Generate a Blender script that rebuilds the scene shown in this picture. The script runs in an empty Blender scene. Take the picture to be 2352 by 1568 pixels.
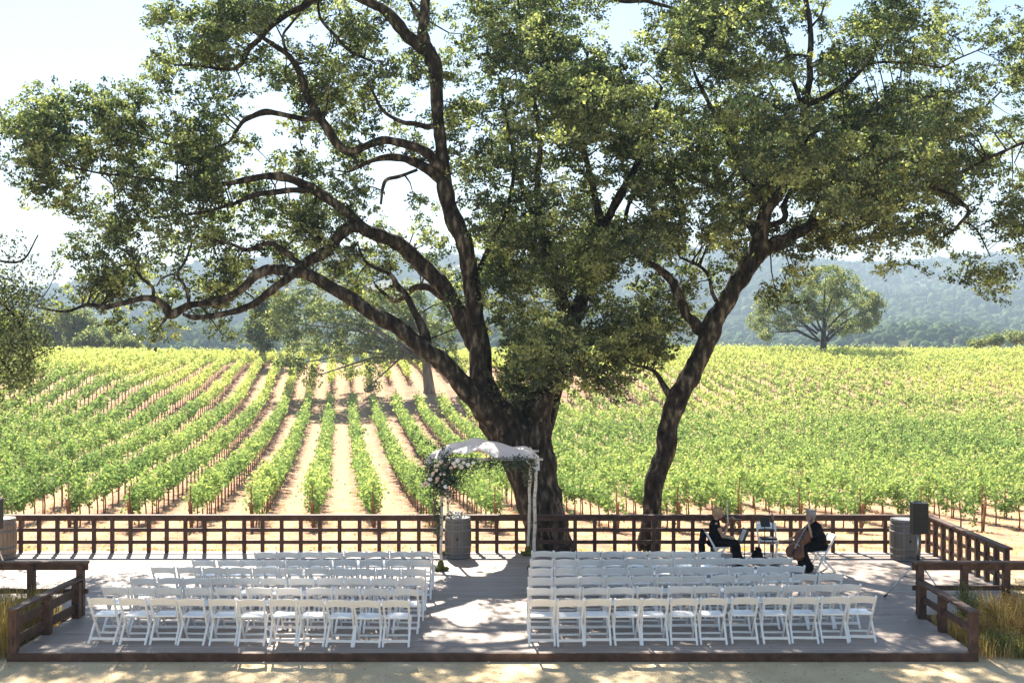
import bpy, bmesh, math, random
import numpy as np
from mathutils import Vector, Matrix, Euler
SC = bpy.context.scene
COL = SC.collection
R = math.radians
rng = np.random.default_rng(7)
random.seed(7)

# ------------------------------------------------------------------ camera
CAMZ = 5.15; F = 2690.0; U0 = 1176.0; V0 = 766.0       # photo measured on a 2352 px wide copy
cd = bpy.data.cameras.new('camera'); cam = bpy.data.objects.new('camera', cd); COL.objects.link(cam)
cd.sensor_width = 36; cd.lens = 36 * F / 2352; cd.shift_y = -18 / 2352
cd.clip_start = 0.1; cd.clip_end = 20000
cam.location = (0, 0, CAMZ); cam.rotation_euler = (R(90), 0, 0)
SC.camera = cam

# ------------------------------------------------------------------ light
SUN_AZ = R(-14); SUN_EL = R(44)         # azimuth from +Y, negative = towards -X
w = bpy.data.worlds.new('World'); SC.world = w; w.use_nodes = True
wn = w.node_tree.nodes; wl = w.node_tree.links
sky = wn.new('ShaderNodeTexSky'); sky.sky_type = 'NISHITA'; sky.sun_disc = False
sky.sun_elevation = SUN_EL; sky.sun_rotation = SUN_AZ
sky.air_density = 1.0; sky.dust_density = .4; sky.ozone_density = .2; sky.altitude = 60
wl.new(sky.outputs[0], wn['Background'].inputs[0]); wn['Background'].inputs[1].default_value = 0.05
sd = bpy.data.lights.new('sun', 'SUN'); sun = bpy.data.objects.new('sun', sd); COL.objects.link(sun)
sd.energy = 5.0; sd.angle = R(0.5); sd.color = (1.0, 0.91, 0.78)
sdir = Vector((math.sin(SUN_AZ) * math.cos(SUN_EL), math.cos(SUN_AZ) * math.cos(SUN_EL), math.sin(SUN_EL)))
sun.rotation_euler = sdir.to_track_quat('Z', 'Y').to_euler()
sun.location = (0, 0, 40)
SC.view_settings.view_transform = 'Standard'; SC.view_settings.look = 'None'
SC.view_settings.gamma = 1; SC.view_settings.exposure = 1.88
try:
    SC.cycles.max_bounces = 8; SC.cycles.diffuse_bounces = 3; SC.cycles.transmission_bounces = 5
    SC.cycles.glossy_bounces = 2; SC.cycles.volume_bounces = 0
    SC.cycles.sample_clamp_indirect = 6
except Exception:
    pass

# ------------------------------------------------------------------ helpers
def W(u, v, Y):
    """photo pixel at distance Y -> world point"""
    return Vector(((u - U0) / F * Y, Y, CAMZ - (v - V0) / F * Y))

def tag(o, label=None, cat=None, group=None, kind=None):
    if label: o['label'] = label
    if cat: o['category'] = cat
    if group: o['group'] = group
    if kind: o['kind'] = kind
    return o

def empty(name, loc=(0, 0, 0), rz=0):
    o = bpy.data.objects.new(name, None); COL.objects.link(o)
    o.location = loc; o.rotation_euler = (0, 0, rz); o.empty_display_size = 0.2
    return o

def link(name, me, m, parent=None, smooth=False):
    o = bpy.data.objects.new(name, me); COL.objects.link(o)
    if m is not None and not me.materials:
        me.materials.append(m)
    if parent is not None: o.parent = parent
    if smooth and len(me.polygons):
        me.polygons.foreach_set('use_smooth', np.ones(len(me.polygons), dtype=bool))
    return o

def npmesh(name, verts, faces, tone=None):
    """verts (n,3), faces (m,k) all same k"""
    verts = np.asarray(verts, dtype=np.float32); faces = np.asarray(faces, dtype=np.int32)
    me = bpy.data.meshes.new(name)
    me.vertices.add(len(verts)); me.vertices.foreach_set('co', verts.ravel())
    k = faces.shape[1]; m = len(faces)
    me.loops.add(m * k); me.loops.foreach_set('vertex_index', faces.ravel())
    me.polygons.add(m); me.polygons.foreach_set('loop_start', np.arange(0, m * k, k, dtype=np.int32))
    try: me.polygons.foreach_set('loop_total', np.full(m, k, dtype=np.int32))
    except Exception: pass
    if tone is not None:
        a = me.attributes.new('tone', 'FLOAT', 'FACE'); a.data.foreach_set('value', np.asarray(tone, dtype=np.float32))
    me.update(calc_edges=True)
    return me

class MB:
    """collects shapes into one mesh"""
    def __init__(s): s.v = []; s.f = []
    def add(s, vs, fs):
        b = len(s.v); s.v += [tuple(x) for x in vs]; s.f += [tuple(i + b for i in f) for f in fs]; return s
    def box(s, c, size, rot=None, bev=0.0):
        hx, hy, hz = size[0] / 2, size[1] / 2, size[2] / 2
        b = min(bev, hx * .8, hy * .8, hz * .8); c = Vector(c)
        M = rot if rot is not None else Matrix.Identity(3)
        if b <= 0:
            vs = [(x, y, z) for x in (-hx, hx) for y in (-hy, hy) for z in (-hz, hz)]
            fs = [(0, 1, 3, 2), (4, 6, 7, 5), (0, 4, 5, 1), (2, 3, 7, 6), (0, 2, 6, 4), (1, 5, 7, 3)]
            return s.add([c + M @ Vector(p) for p in vs], fs)
        bm = bmesh.new(); bmesh.ops.create_cube(bm, size=1)
        for q in bm.verts: q.co = Vector((q.co.x * size[0], q.co.y * size[1], q.co.z * size[2]))
        bmesh.ops.bevel(bm, geom=bm.edges[:], offset=b, segments=1, affect='EDGES')
        bm.verts.index_update()
        s.add([c + M @ q.co for q in bm.verts], [[q.index for q in f.verts] for f in bm.faces]); bm.free(); return s
    def beam(s, a, b, wd, th, up=(0, 0, 1), bev=0.0, ext=0.0):
        """box from a to b, wd across, th along 'up'"""
        a, b = Vector(a), Vector(b); d = (b - a); L = d.length + 2 * ext; d.normalize()
        x = d.cross(Vector(up)); 
        if x.length < 1e-4: x = d.cross(Vector((0, 1, 0)))
        x.normalize(); z = x.cross(d)
        M = Matrix((x, d, z)).transposed()
        return s.box((a + b) / 2, (wd, L, th), M, bev)
    def tube(s, pts, rad, n=8, cap=True, jit=0.0):
        P = [Vector(p) for p in pts]; m = len(P)
        if not hasattr(rad, '__len__'): rad = [rad] * m
        t = (P[1] - P[0]).normalized()
        x = t.orthogonal().normalized(); base = len(s.v)
        for i in range(m):
            tt = (P[min(i + 1, m - 1)] - P[max(i - 1, 0)])
            if tt.length > 1e-9: tt.normalize()
            else: tt = t
            x = (x - tt * x.dot(tt)); 
            if x.length < 1e-6: x = tt.orthogonal()
            x.normalize(); y = tt.cross(x); t = tt
            for k in range(n):
                a = 2 * math.pi * k / n
                r = rad[i] * (1 + (random.uniform(-jit, jit) if jit else 0))
                s.v.append(tuple(P[i] + (x * math.cos(a) + y * math.sin(a)) * r))
        for i in range(m - 1):
            for k in range(n):
                a = base + i * n + k; b = base + i * n + (k + 1) % n
                s.f.append((a, b, b + n, a + n))
        if cap:
            s.f.append(tuple(base + k for k in reversed(range(n))))
            s.f.append(tuple(base + (m - 1) * n + k for k in range(n)))
        return s
    def sphere(s, c, r, n=10, m=7, rot=None):
        r = r if hasattr(r, '__len__') else (r, r, r); c = Vector(c); M = rot or Matrix.Identity(3)
        vs = [c + M @ Vector((0, 0, r[2]))]
        for j in range(1, m):
            ph = math.pi * j / m
            for k in range(n):
                a = 2 * math.pi * k / n
                vs.append(c + M @ Vector((r[0] * math.sin(ph) * math.cos(a), r[1] * math.sin(ph) * math.sin(a), r[2] * math.cos(ph))))
        vs.append(c + M @ Vector((0, 0, -r[2]))); fs = []
        for k in range(n): fs.append((0, 1 + k, 1 + (k + 1) % n))
        for j in range(m - 2):
            for k in range(n):
                a = 1 + j * n + k; b = 1 + j * n + (k + 1) % n
                fs.append((a, a + n, b + n, b))
        L = len(vs) - 1
        for k in range(n): fs.append((L, 1 + (m - 2) * n + (k + 1) % n, 1 + (m - 2) * n + k))
        return s.add(vs, fs)
    def lathe(s, prof, c=(0, 0, 0), n=24):
        c = Vector(c); base = len(s.v)
        for r, z in prof:
            for k in range(n):
                a = 2 * math.pi * k / n; s.v.append((c.x + r * math.cos(a), c.y + r * math.sin(a), c.z + z))
        for i in range(len(prof) - 1):
            for k in range(n):
                a = base + i * n + k; b = base + i * n + (k + 1) % n
                s.f.append((a, b, b + n, a + n))
        s.f.append(tuple(base + k for k in reversed(range(n))))
        s.f.append(tuple(base + (len(prof) - 1) * n + k for k in range(n)))
        return s
    def mesh(s, name):
        me = bpy.data.meshes.new(name); me.from_pydata(s.v, [], s.f); me.update(); return me
    def build(s, name, m, parent=None, smooth=False):
        return link(name, s.mesh(name), m, parent, smooth)

def catmull(P, sub=5):
    """P rows of any width -> smooth resampled rows"""
    P = np.asarray(P, dtype=float)
    if len(P) < 3: 
        t = np.linspace(0, 1, sub + 1)[:, None]; return P[0] * (1 - t) + P[-1] * t
    Q = np.vstack([2 * P[0] - P[1], P, 2 * P[-1] - P[-2]]); out = []
    for i in range(1, len(Q) - 2):
        p0, p1, p2, p3 = Q[i - 1], Q[i], Q[i + 1], Q[i + 2]
        for t in np.linspace(0, 1, sub, endpoint=False):
            out.append(.5 * ((2 * p1) + (-p0 + p2) * t + (2 * p0 - 5 * p1 + 4 * p2 - p3) * t * t + (-p0 + 3 * p1 - 3 * p2 + p3) * t ** 3))
    out.append(P[-1]); return np.array(out)

def leaves(centers, size, rng, up=0.0, aspect=.55, tone_c=None, size_j=.35):
    """leaf quads (kite shape) with random orientation; returns verts, faces, tone"""
    n = len(centers)
    nrm = rng.normal(size=(n, 3)); nrm[:, 2] += up; nrm /= np.linalg.norm(nrm, axis=1)[:, None]
    t = rng.normal(size=(n, 3)); t -= nrm * (t * nrm).sum(1)[:, None]; t /= np.linalg.norm(t, axis=1)[:, None]
    b = np.cross(nrm, t)
    L = (size if np.ndim(size) else np.full(n, size)) * (1 + rng.uniform(-size_j, size_j, n))
    L = L[:, None]; Wd = L * aspect
    v = np.empty((n, 4, 3), dtype=np.float32)
    v[:, 0] = centers - t * L * .5
    v[:, 1] = centers + b * Wd * .5 + nrm * Wd * .12
    v[:, 2] = centers + t * L * .5
    v[:, 3] = centers - b * Wd * .5 + nrm * Wd * .12
    f = np.arange(n * 4, dtype=np.int32).reshape(n, 4)
    tone = rng.uniform(0, 1, n) * .6 + .2
    if tone_c is not None: tone = np.clip(tone * .55 + tone_c * .45, 0, 1)
    return v.reshape(-1, 3), f, tone

# ------------------------------------------------------------------ materials
MATS = {}
def nodes(name):
    m = bpy.data.materials.new(name); m.use_nodes = True; MATS[name] = m
    nt = m.node_tree; return m, nt, nt.nodes, nt.links, nt.nodes['Principled BSDF']

def ramp(nd, cols):
    r = nd.new('ShaderNodeValToRGB'); e = r.color_ramp.elements
    e[0].position = cols[0][0]; e[0].color = (*cols[0][1], 1)
    e[1].position = cols[-1][0]; e[1].color = (*cols[-1][1], 1)
    for p, c in cols[1:-1]:
        x = e.new(p); x.color = (*c, 1)
    return r

def noise_mat(name, cols, scale=4, rough=.8, detail=6, bump=.2, stretch=(1, 1, 1), bscale=None, spec=.3, bdist=.02, obj=True):
    m, nt, nd, lk, bs = nodes(name)
    tc = nd.new('ShaderNodeTexCoord'); mp = nd.new('ShaderNodeMapping'); mp.inputs['Scale'].default_value = stretch
    lk.new(tc.outputs['Object'], mp.inputs[0])
    nz = nd.new('ShaderNodeTexNoise'); nz.inputs['Scale'].default_value = scale; nz.inputs['Detail'].default_value = detail
    lk.new(mp.outputs[0], nz.inputs['Vector'])
    r = ramp(nd, cols); lk.new(nz.outputs[0], r.inputs[0]); lk.new(r.outputs[0], bs.inputs['Base Color'])
    bs.inputs['Roughness'].default_value = rough; bs.inputs['Specular IOR Level'].default_value = spec
    if bump:
        n2 = nd.new('ShaderNodeTexNoise'); n2.inputs['Scale'].default_value = bscale or scale * 4; n2.inputs['Detail'].default_value = 5
        lk.new(mp.outputs[0], n2.inputs['Vector'])
        b = nd.new('ShaderNodeBump'); b.inputs['Strength'].default_value = bump; b.inputs['Distance'].default_value = bdist
        lk.new(n2.outputs[0], b.inputs['Height']); lk.new(b.outputs[0], bs.inputs['Normal'])
    return m

def plain(name, col, rough=.6, metal=0, spec=.4, var=.12, scale=9):
    a = tuple(c * (1 - var) for c in col); b = tuple(min(1, c * (1 + var)) for c in col)
    m = noise_mat(name, [(.3, a), (.7, b)], scale=scale, rough=rough, bump=.05, spec=spec)
    m.node_tree.nodes['Principled BSDF'].inputs['Metallic'].default_value = metal
    return m

def leaf_mat(name, dark, mid, bright, odd, trans=.5, tr_gain=(1.5, 1.7, .9), gloss=.06, grough=.35):
    m = bpy.data.materials.new(name); m.use_nodes = True; nt = m.node_tree; nd = nt.nodes; lk = nt.links
    nd.remove(nd['Principled BSDF']); out = nd['Material Output']
    at = nd.new('ShaderNodeAttribute'); at.attribute_name = 'tone'
    r = ramp(nd, [(.12, dark), (.48, mid), (.80, bright), (1.0, odd)]); lk.new(at.outputs['Fac'], r.inputs[0])
    df = nd.new('ShaderNodeBsdfDiffuse'); tr = nd.new('ShaderNodeBsdfTranslucent')
    mul = nd.new('ShaderNodeMix'); mul.data_type = 'RGBA'; mul.blend_type = 'MULTIPLY'; mul.inputs[0].default_value = 1
    lk.new(r.outputs[0], mul.inputs[6]); mul.inputs[7].default_value = (*tr_gain, 1); mul.clamp_result = False
    lk.new(r.outputs[0], df.inputs[0]); lk.new(mul.outputs[2], tr.inputs[0])
    mx = nd.new('ShaderNodeMixShader'); mx.inputs[0].default_value = trans
    lk.new(df.outputs[0], mx.inputs[1]); lk.new(tr.outputs[0], mx.inputs[2])
    gl = nd.new('ShaderNodeBsdfGlossy'); gl.inputs['Roughness'].default_value = grough
    m2 = nd.new('ShaderNodeMixShader'); m2.inputs[0].default_value = gloss
    lk.new(mx.outputs[0], m2.inputs[1]); lk.new(gl.outputs[0], m2.inputs[2]); lk.new(m2.outputs[0], out.inputs[0])
    MATS[name] = m; return m

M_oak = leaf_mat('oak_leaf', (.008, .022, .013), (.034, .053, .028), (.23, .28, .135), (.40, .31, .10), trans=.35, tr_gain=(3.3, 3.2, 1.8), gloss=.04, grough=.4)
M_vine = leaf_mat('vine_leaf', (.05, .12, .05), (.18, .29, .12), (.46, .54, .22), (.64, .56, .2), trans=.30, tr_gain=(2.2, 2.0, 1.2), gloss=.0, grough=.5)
M_far = leaf_mat('far_oak_leaf', (.04, .065, .03), (.12, .16, .07), (.34, .36, .17), (.44, .36, .17), trans=.5, tr_gain=(1.7, 1.7, 1.2), gloss=.0)
M_dryleaf = leaf_mat('dry_leaf', (.10, .06, .03), (.2, .12, .05), (.3, .2, .08), (.12, .13, .04), trans=.2)
M_grass = leaf_mat('bed_grass', (.22, .19, .06), (.50, .36, .13), (.70, .52, .24), (.75, .58, .32), trans=.5, tr_gain=(1.5, 1.4, 1.0), gloss=.0)
M_bedgreen = leaf_mat('bed_shrub', (.05, .08, .02), (.13, .17, .045), (.26, .28, .08), (.42, .26, .09), trans=.4, tr_gain=(1.8, 1.8, 1.1), gloss=.04)
M_arch = leaf_mat('arch_leaf', (.015, .035, .018), (.03, .06, .03), (.07, .11, .05), (.12, .16, .08), trans=.3, gloss=.08)
M_bark = noise_mat('bark', [(.36, (.009, .008, .007)), (.54, (.040, .034, .027)), (.68, (.17, .15, .12))], scale=7, stretch=(1, 1, .4), bump=1.0, bscale=14, bdist=.10, rough=.9, spec=.15)
M_farbark = noise_mat('grey_bark', [(.3, (.10, .075, .06)), (.7, (.26, .21, .17))], scale=3, stretch=(1, 1, .3), bump=.5, rough=.9, spec=.1)
M_rail = noise_mat('brown_stained_wood', [(.25, (.040, .020, .014)), (.55, (.09, .044, .028)), (.8, (.15, .080, .052))], scale=6, stretch=(1, 1, 1), bump=.25, rough=.62, spec=.35)
M_white = plain('white_resin', (.92, .90, .86), rough=.27, spec=.6, var=.02)
M_black = plain('black_plastic', (.014, .014, .016), rough=.5)
M_cloth_black = plain('black_fabric', (.007, .007, .008), rough=.95, spec=.08)
M_metal = plain('brushed_metal', (.55, .55, .56), rough=.35, metal=1)
M_birch = noise_mat('birch_bark', [(.30, (.10, .08, .06)), (.42, (.55, .50, .42)), (.8, (.72, .68, .60))], scale=7, stretch=(1, 1, 2.2), bump=.2, rough=.8)
M_skin = plain('skin', (.44, .25, .17), rough=.55, var=.05)
M_blonde = noise_mat('blonde_hair', [(.3, (.32, .19, .09)), (.7, (.55, .36, .19))], scale=30, stretch=(1, 1, .3), bump=.6, rough=.6)
M_grey = noise_mat('grey_hair', [(.3, (.20, .19, .18)), (.7, (.40, .38, .36))], scale=30, stretch=(1, 1, .3), bump=.6, rough=.6)
M_cello = noise_mat('varnished_wood', [(.3, (.11, .035, .010)), (.7, (.25, .085, .022))], scale=5, stretch=(3, 1, .5), bump=.05, rough=.25, spec=.6)
M_ebony = plain('ebony', (.01, .008, .007), rough=.35)
M_paper = plain('paper', (.78, .77, .74), rough=.8, var=.02)
M_tan = plain('tan_canvas', (.42, .34, .22), rough=.8)
M_blue = plain('blue_cushion', (.05, .12, .24), rough=.9)
M_moss = noise_mat('moss', [(.3, (.05, .06, .01)), (.7, (.17, .17, .03))], scale=20, bump=.9, bdist=.03, rough=.95)
M_band = plain('steel_hoop', (.20, .20, .20), rough=.5, metal=.8)
M_rose = plain('cream_petals', (.74, .64, .52), rough=.8, var=.1, scale=25)
M_rosew = plain('white_petals', (.80, .79, .75), rough=.8, var=.06, scale=25)
M_blush = plain('blush_petals', (.74, .52, .40), rough=.8, var=.1, scale=25)
M_stake = noise_mat('rusty_stake', [(.3, (.12, .06, .035)), (.7, (.30, .16, .09))], scale=8, stretch=(1, 1, .3), bump=.3, rough=.9)

def barrel_mat(name, a, b):
    m, nt, nd, lk, bs = nodes(name)
    tc = nd.new('ShaderNodeTexCoord'); sp = nd.new('ShaderNodeSeparateXYZ'); lk.new(tc.outputs['Object'], sp.inputs[0])
    at = nd.new('ShaderNodeMath'); at.operation = 'ARCTAN2'; lk.new(sp.outputs[1], at.inputs[0]); lk.new(sp.outputs[0], at.inputs[1])
    ml = nd.new('ShaderNodeMath'); ml.operation = 'MULTIPLY'; ml.inputs[1].default_value = 24 / (2 * math.pi); lk.new(at.outputs[0], ml.inputs[0])
    fr = nd.new('ShaderNodeMath'); fr.operation = 'FRACT'; lk.new(ml.outputs[0], fr.inputs[0])
    fl = nd.new('ShaderNodeMath'); fl.operation = 'FLOOR'; lk.new(ml.outputs[0], fl.inputs[0])
    wn_ = nd.new('ShaderNodeTexWhiteNoise'); wn_.noise_dimensions = '1D'; lk.new(fl.outputs[0], wn_.inputs['W'])
    nz = nd.new('ShaderNodeTexNoise'); nz.inputs['Scale'].default_value = 9; nz.inputs['Detail'].default_value = 6
    mp = nd.new('ShaderNodeMapping'); mp.inputs['Scale'].default_value = (1, 1, .25); lk.new(tc.outputs['Object'], mp.inputs[0]); lk.new(mp.outputs[0], nz.inputs['Vector'])
    ad = nd.new('ShaderNodeMath'); ad.operation = 'MULTIPLY_ADD'; lk.new(wn_.outputs[0], ad.inputs[0]); ad.inputs[1].default_value = .4; lk.new(nz.outputs[0], ad.inputs[2])
    r = ramp(nd, [(.3, a), (.9, b)]); lk.new(ad.outputs[0], r.inputs[0])
    lt = nd.new('ShaderNodeMath'); lt.operation = 'GREATER_THAN'; lt.inputs[1].default_value = .06; lk.new(fr.outputs[0], lt.inputs[0])
    mx = nd.new('ShaderNodeMix'); mx.data_type = 'RGBA'; lk.new(lt.outputs[0], mx.inputs[0]); mx.inputs[6].default_value = (.02, .016, .012, 1)
    lk.new(r.outputs[0], mx.inputs[7]); lk.new(mx.outputs[2], bs.inputs['Base Color']); bs.inputs['Roughness'].default_value = .8
    return m
M_barrel_grey = barrel_mat('grey_oak_staves', (.06, .054, .046), (.17, .155, .135))
M_barrel_brown = barrel_mat('brown_oak_staves', (.17, .11, .07), (.38, .27, .18))

# deck boards
def deck_mat():
    m, nt, nd, lk, bs = nodes('deck_boards')
    tc = nd.new('ShaderNodeTexCoord'); sp = nd.new('ShaderNodeSeparateXYZ'); lk.new(tc.outputs['Object'], sp.inputs[0])
    ml = nd.new('ShaderNodeMath'); ml.operation = 'MULTIPLY'; ml.inputs[1].default_value = 1 / .14; lk.new(sp.outputs[1], ml.inputs[0])
    fr = nd.new('ShaderNodeMath'); fr.operation = 'FRACT'; lk.new(ml.outputs[0], fr.inputs[0])
    fl = nd.new('ShaderNodeMath'); fl.operation = 'FLOOR'; lk.new(ml.outputs[0], fl.inputs[0])
    # staggered board ends
    wa = nd.new('ShaderNodeTexWhiteNoise'); wa.noise_dimensions = '1D'; lk.new(fl.outputs[0], wa.inputs['W'])
    xo = nd.new('ShaderNodeMath'); xo.operation = 'MULTIPLY_ADD'; lk.new(wa.outputs[0], xo.inputs[0]); xo.inputs[1].default_value = 4.8
    lk.new(sp.outputs[0], xo.inputs[2])
    xm = nd.new('ShaderNodeMath'); xm.operation = 'MULTIPLY'; xm.inputs[1].default_value = 1 / 4.8; lk.new(xo.outputs[0], xm.inputs[0])
    xf = nd.new('ShaderNodeMath'); xf.operation = 'FLOOR'; lk.new(xm.outputs[0], xf.inputs[0])
    cb = nd.new('ShaderNodeCombineXYZ'); lk.new(xf.outputs[0], cb.inputs[0]); lk.new(fl.outputs[0], cb.inputs[1])
    wb = nd.new('ShaderNodeTexWhiteNoise'); wb.noise_dimensions = '2D'; lk.new(cb.outputs[0], wb.inputs['Vector'])
    mp = nd.new('ShaderNodeMapping'); mp.inputs['Scale'].default_value = (.6, 5, 1); lk.new(tc.outputs['Object'], mp.inputs[0])
    nz = nd.new('ShaderNodeTexNoise'); nz.inputs['Scale'].default_value = 3; nz.inputs['Detail'].default_value = 8; lk.new(mp.outputs[0], nz.inputs['Vector'])
    n3 = nd.new('ShaderNodeTexNoise'); n3.inputs['Scale'].default_value = .9; n3.inputs['Detail'].default_value = 4; lk.new(tc.outputs['Object'], n3.inputs['Vector'])
    a1 = nd.new('ShaderNodeMath'); a1.operation = 'MULTIPLY_ADD'; lk.new(wb.outputs[0], a1.inputs[0]); a1.inputs[1].default_value = .3; lk.new(nz.outputs[0], a1.inputs[2])
    a2 = nd.new('ShaderNodeMath'); a2.operation = 'MULTIPLY_ADD'; lk.new(n3.outputs[0], a2.inputs[0]); a2.inputs[1].default_value = .6; lk.new(a1.outputs[0], a2.inputs[2])
    r = ramp(nd, [(.35, (.20, .155, .13)), (.65, (.33, .265, .225)), (1.0, (.43, .355, .305))]); 
    dv = nd.new('ShaderNodeMath'); dv.operation = 'MULTIPLY'; dv.inputs[1].default_value = .75; lk.new(a2.outputs[0], dv.inputs[0]); lk.new(dv.outputs[0], r.inputs[0])
    gt = nd.new('ShaderNodeMath'); gt.operation = 'GREATER_THAN'; gt.inputs[1].default_value = .05; lk.new(fr.outputs[0], gt.inputs[0])
    mx = nd.new('ShaderNodeMix'); mx.data_type = 'RGBA'; lk.new(gt.outputs[0], mx.inputs[0]); mx.inputs[6].default_value = (.07, .06, .055, 1)
    lk.new(r.outputs[0], mx.inputs[7]); lk.new(mx.outputs[2], bs.inputs['Base Color'])
    bs.inputs['Roughness'].default_value = .62
    bp = nd.new('ShaderNodeBump'); bp.inputs['Strength'].default_value = .4; bp.inputs['Distance'].default_value = .01
    lk.new(nz.outputs[0], bp.inputs['Height']); lk.new(bp.outputs[0], bs.inputs['Normal'])
    return m
M_deck = deck_mat()

ROWT = -.1474; ROWS = 2.1; ROW0 = -.91       # vine row direction (dx/dy), spacing, first offset

def ground_mat():
    m, nt, nd, lk, bs = nodes('ground_soil')
    tc = nd.new('ShaderNodeTexCoord'); sp = nd.new('ShaderNodeSeparateXYZ'); lk.new(tc.outputs['Object'], sp.inputs[0])
    nz = nd.new('ShaderNodeTexNoise'); nz.inputs['Scale'].default_value = 1.3; nz.inputs['Detail'].default_value = 8; lk.new(tc.outputs['Object'], nz.inputs['Vector'])
    nf = nd.new('ShaderNodeTexNoise'); nf.inputs['Scale'].default_value = 14; nf.inputs['Detail'].default_value = 6; lk.new(tc.outputs['Object'], nf.inputs['Vector'])
    sand = ramp(nd, [(.3, (.55, .42, .25)), (.7, (.72, .58, .37))]); lk.new(nz.outputs[0], sand.inputs[0])
    soil = ramp(nd, [(.28, (.23, .12, .075)), (.5, (.36, .215, .14)), (.72, (.46, .31, .21))]); lk.new(nz.outputs[0], soil.inputs[0])
    # dry grass strip in the middle between two rows
    x0 = nd.new('ShaderNodeMath'); x0.operation = 'MULTIPLY_ADD'; lk.new(sp.outputs[1], x0.inputs[0]); x0.inputs[1].default_value = -ROWT; lk.new(sp.outputs[0], x0.inputs[2])
    x1 = nd.new('ShaderNodeMath'); x1.operation = 'SUBTRACT'; lk.new(x0.outputs[0], x1.inputs[0]); x1.inputs[1].default_value = ROW0
    x2 = nd.new('ShaderNodeMath'); x2.operation = 'MULTIPLY'; lk.new(x1.outputs[0], x2.inputs[0]); x2.inputs[1].default_value = 1 / ROWS
    x3 = nd.new('ShaderNodeMath'); x3.operation = 'FRACT'; lk.new(x2.outputs[0], x3.inputs[0])
    x4 = nd.new('ShaderNodeMath'); x4.operation = 'SUBTRACT'; lk.new(x3.outputs[0], x4.inputs[0]); x4.inputs[1].default_value = .5
    x5 = nd.new('ShaderNodeMath'); x5.operation = 'ABSOLUTE'; lk.new(x4.outputs[0], x5.inputs[0])
    nadd = nd.new('ShaderNodeMath'); nadd.operation = 'MULTIPLY_ADD'; lk.new(nf.outputs[0], nadd.inputs[0]); nadd.inputs[1].default_value = .5; lk.new(x5.outputs[0], nadd.inputs[2])
    mr = nd.new('ShaderNodeMapRange'); lk.new(nadd.outputs[0], mr.inputs[0]); mr.inputs[1].default_value = .35; mr.inputs[2].default_value = .52; mr.inputs[3].default_value = .75; mr.inputs[4].default_value = 0
    straw = ramp(nd, [(.3, (.38, .26, .15)), (.7, (.54, .41, .25))]); lk.new(nf.outputs[0], straw.inputs[0])
    mx1 = nd.new('ShaderNodeMix'); mx1.data_type = 'RGBA'; lk.new(mr.outputs[0], mx1.inputs[0]); lk.new(soil.outputs[0], mx1.inputs[6]); lk.new(straw.outputs[0], mx1.inputs[7])
    ym = nd.new('ShaderNodeMapRange'); lk.new(sp.outputs[1], ym.inputs[0]); ym.inputs[1].default_value = 24; ym.inputs[2].default_value = 28
    mx2 = nd.new('ShaderNodeMix'); mx2.data_type = 'RGBA'; lk.new(ym.outputs[0], mx2.inputs[0]); lk.new(sand.outputs[0], mx2.inputs[6]); lk.new(mx1.outputs[2], mx2.inputs[7])
    # beyond the vineyard crest: dry grassland with green
    yf = nd.new('ShaderNodeMapRange'); lk.new(sp.outputs[1], yf.inputs[0]); yf.inputs[1].default_value = 175; yf.inputs[2].default_value = 230
    fld = ramp(nd, [(.35, (.10, .12, .05)), (.65, (.35, .29, .17))]); n4 = nd.new('ShaderNodeTexNoise'); n4.inputs['Scale'].default_value = .02; lk.new(tc.outputs['Object'], n4.inputs['Vector']); lk.new(n4.outputs[0], fld.inputs[0])
    mx3 = nd.new('ShaderNodeMix'); mx3.data_type = 'RGBA'; lk.new(yf.outputs[0], mx3.inputs[0]); lk.new(mx2.outputs[2], mx3.inputs[6]); lk.new(fld.outputs[0], mx3.inputs[7])
    # pebbles and dark specks
    vo = nd.new('ShaderNodeTexNoise'); vo.inputs['Scale'].default_value = 55; vo.inputs['Detail'].default_value = 3; lk.new(tc.outputs['Object'], vo.inputs['Vector'])
    sk = nd.new('ShaderNodeMapRange'); lk.new(vo.outputs[0], sk.inputs[0]); sk.inputs[1].default_value = .30; sk.inputs[2].default_value = .42; sk.inputs[3].default_value = .55; sk.inputs[4].default_value = 1
    mx4 = nd.new('ShaderNodeMix'); mx4.data_type = 'RGBA'; mx4.blend_type = 'MULTIPLY'; mx4.inputs[0].default_value = 1
    lk.new(mx3.outputs[2], mx4.inputs[6]); lk.new(sk.outputs[0], mx4.inputs[7])
    lk.new(mx4.outputs[2], bs.inputs['Base Color']); bs.inputs['Roughness'].default_value = .95; bs.inputs['Specular IOR Level'].default_value = .1
    bp = nd.new('ShaderNodeBump'); bp.inputs['Strength'].default_value = .7; bp.inputs['Distance'].default_value = .05
    ba = nd.new('ShaderNodeMath'); ba.operation = 'ADD'; lk.new(nz.outputs[0], ba.inputs[0]); lk.new(nf.outputs[0], ba.inputs[1])
    lk.new(ba.outputs[0], bp.inputs['Height']); lk.new(bp.outputs[0], bs.inputs['Normal'])
    return m
M_ground = ground_mat()
M_hill = noise_mat('hill_scrub', [(.35, (.035, .05, .022)), (.55, (.07, .085, .035)), (.75, (.30, .24, .14))], scale=.006, detail=8, bump=0, rough=1, spec=0)
M_forest = noise_mat('forest_canopy', [(.35, (.035, .06, .03)), (.6, (.09, .13, .06)), (.75, (.15, .18, .08))], scale=.03, detail=8, bump=.6, bscale=.35, bdist=2.0, rough=1, spec=0)

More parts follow.
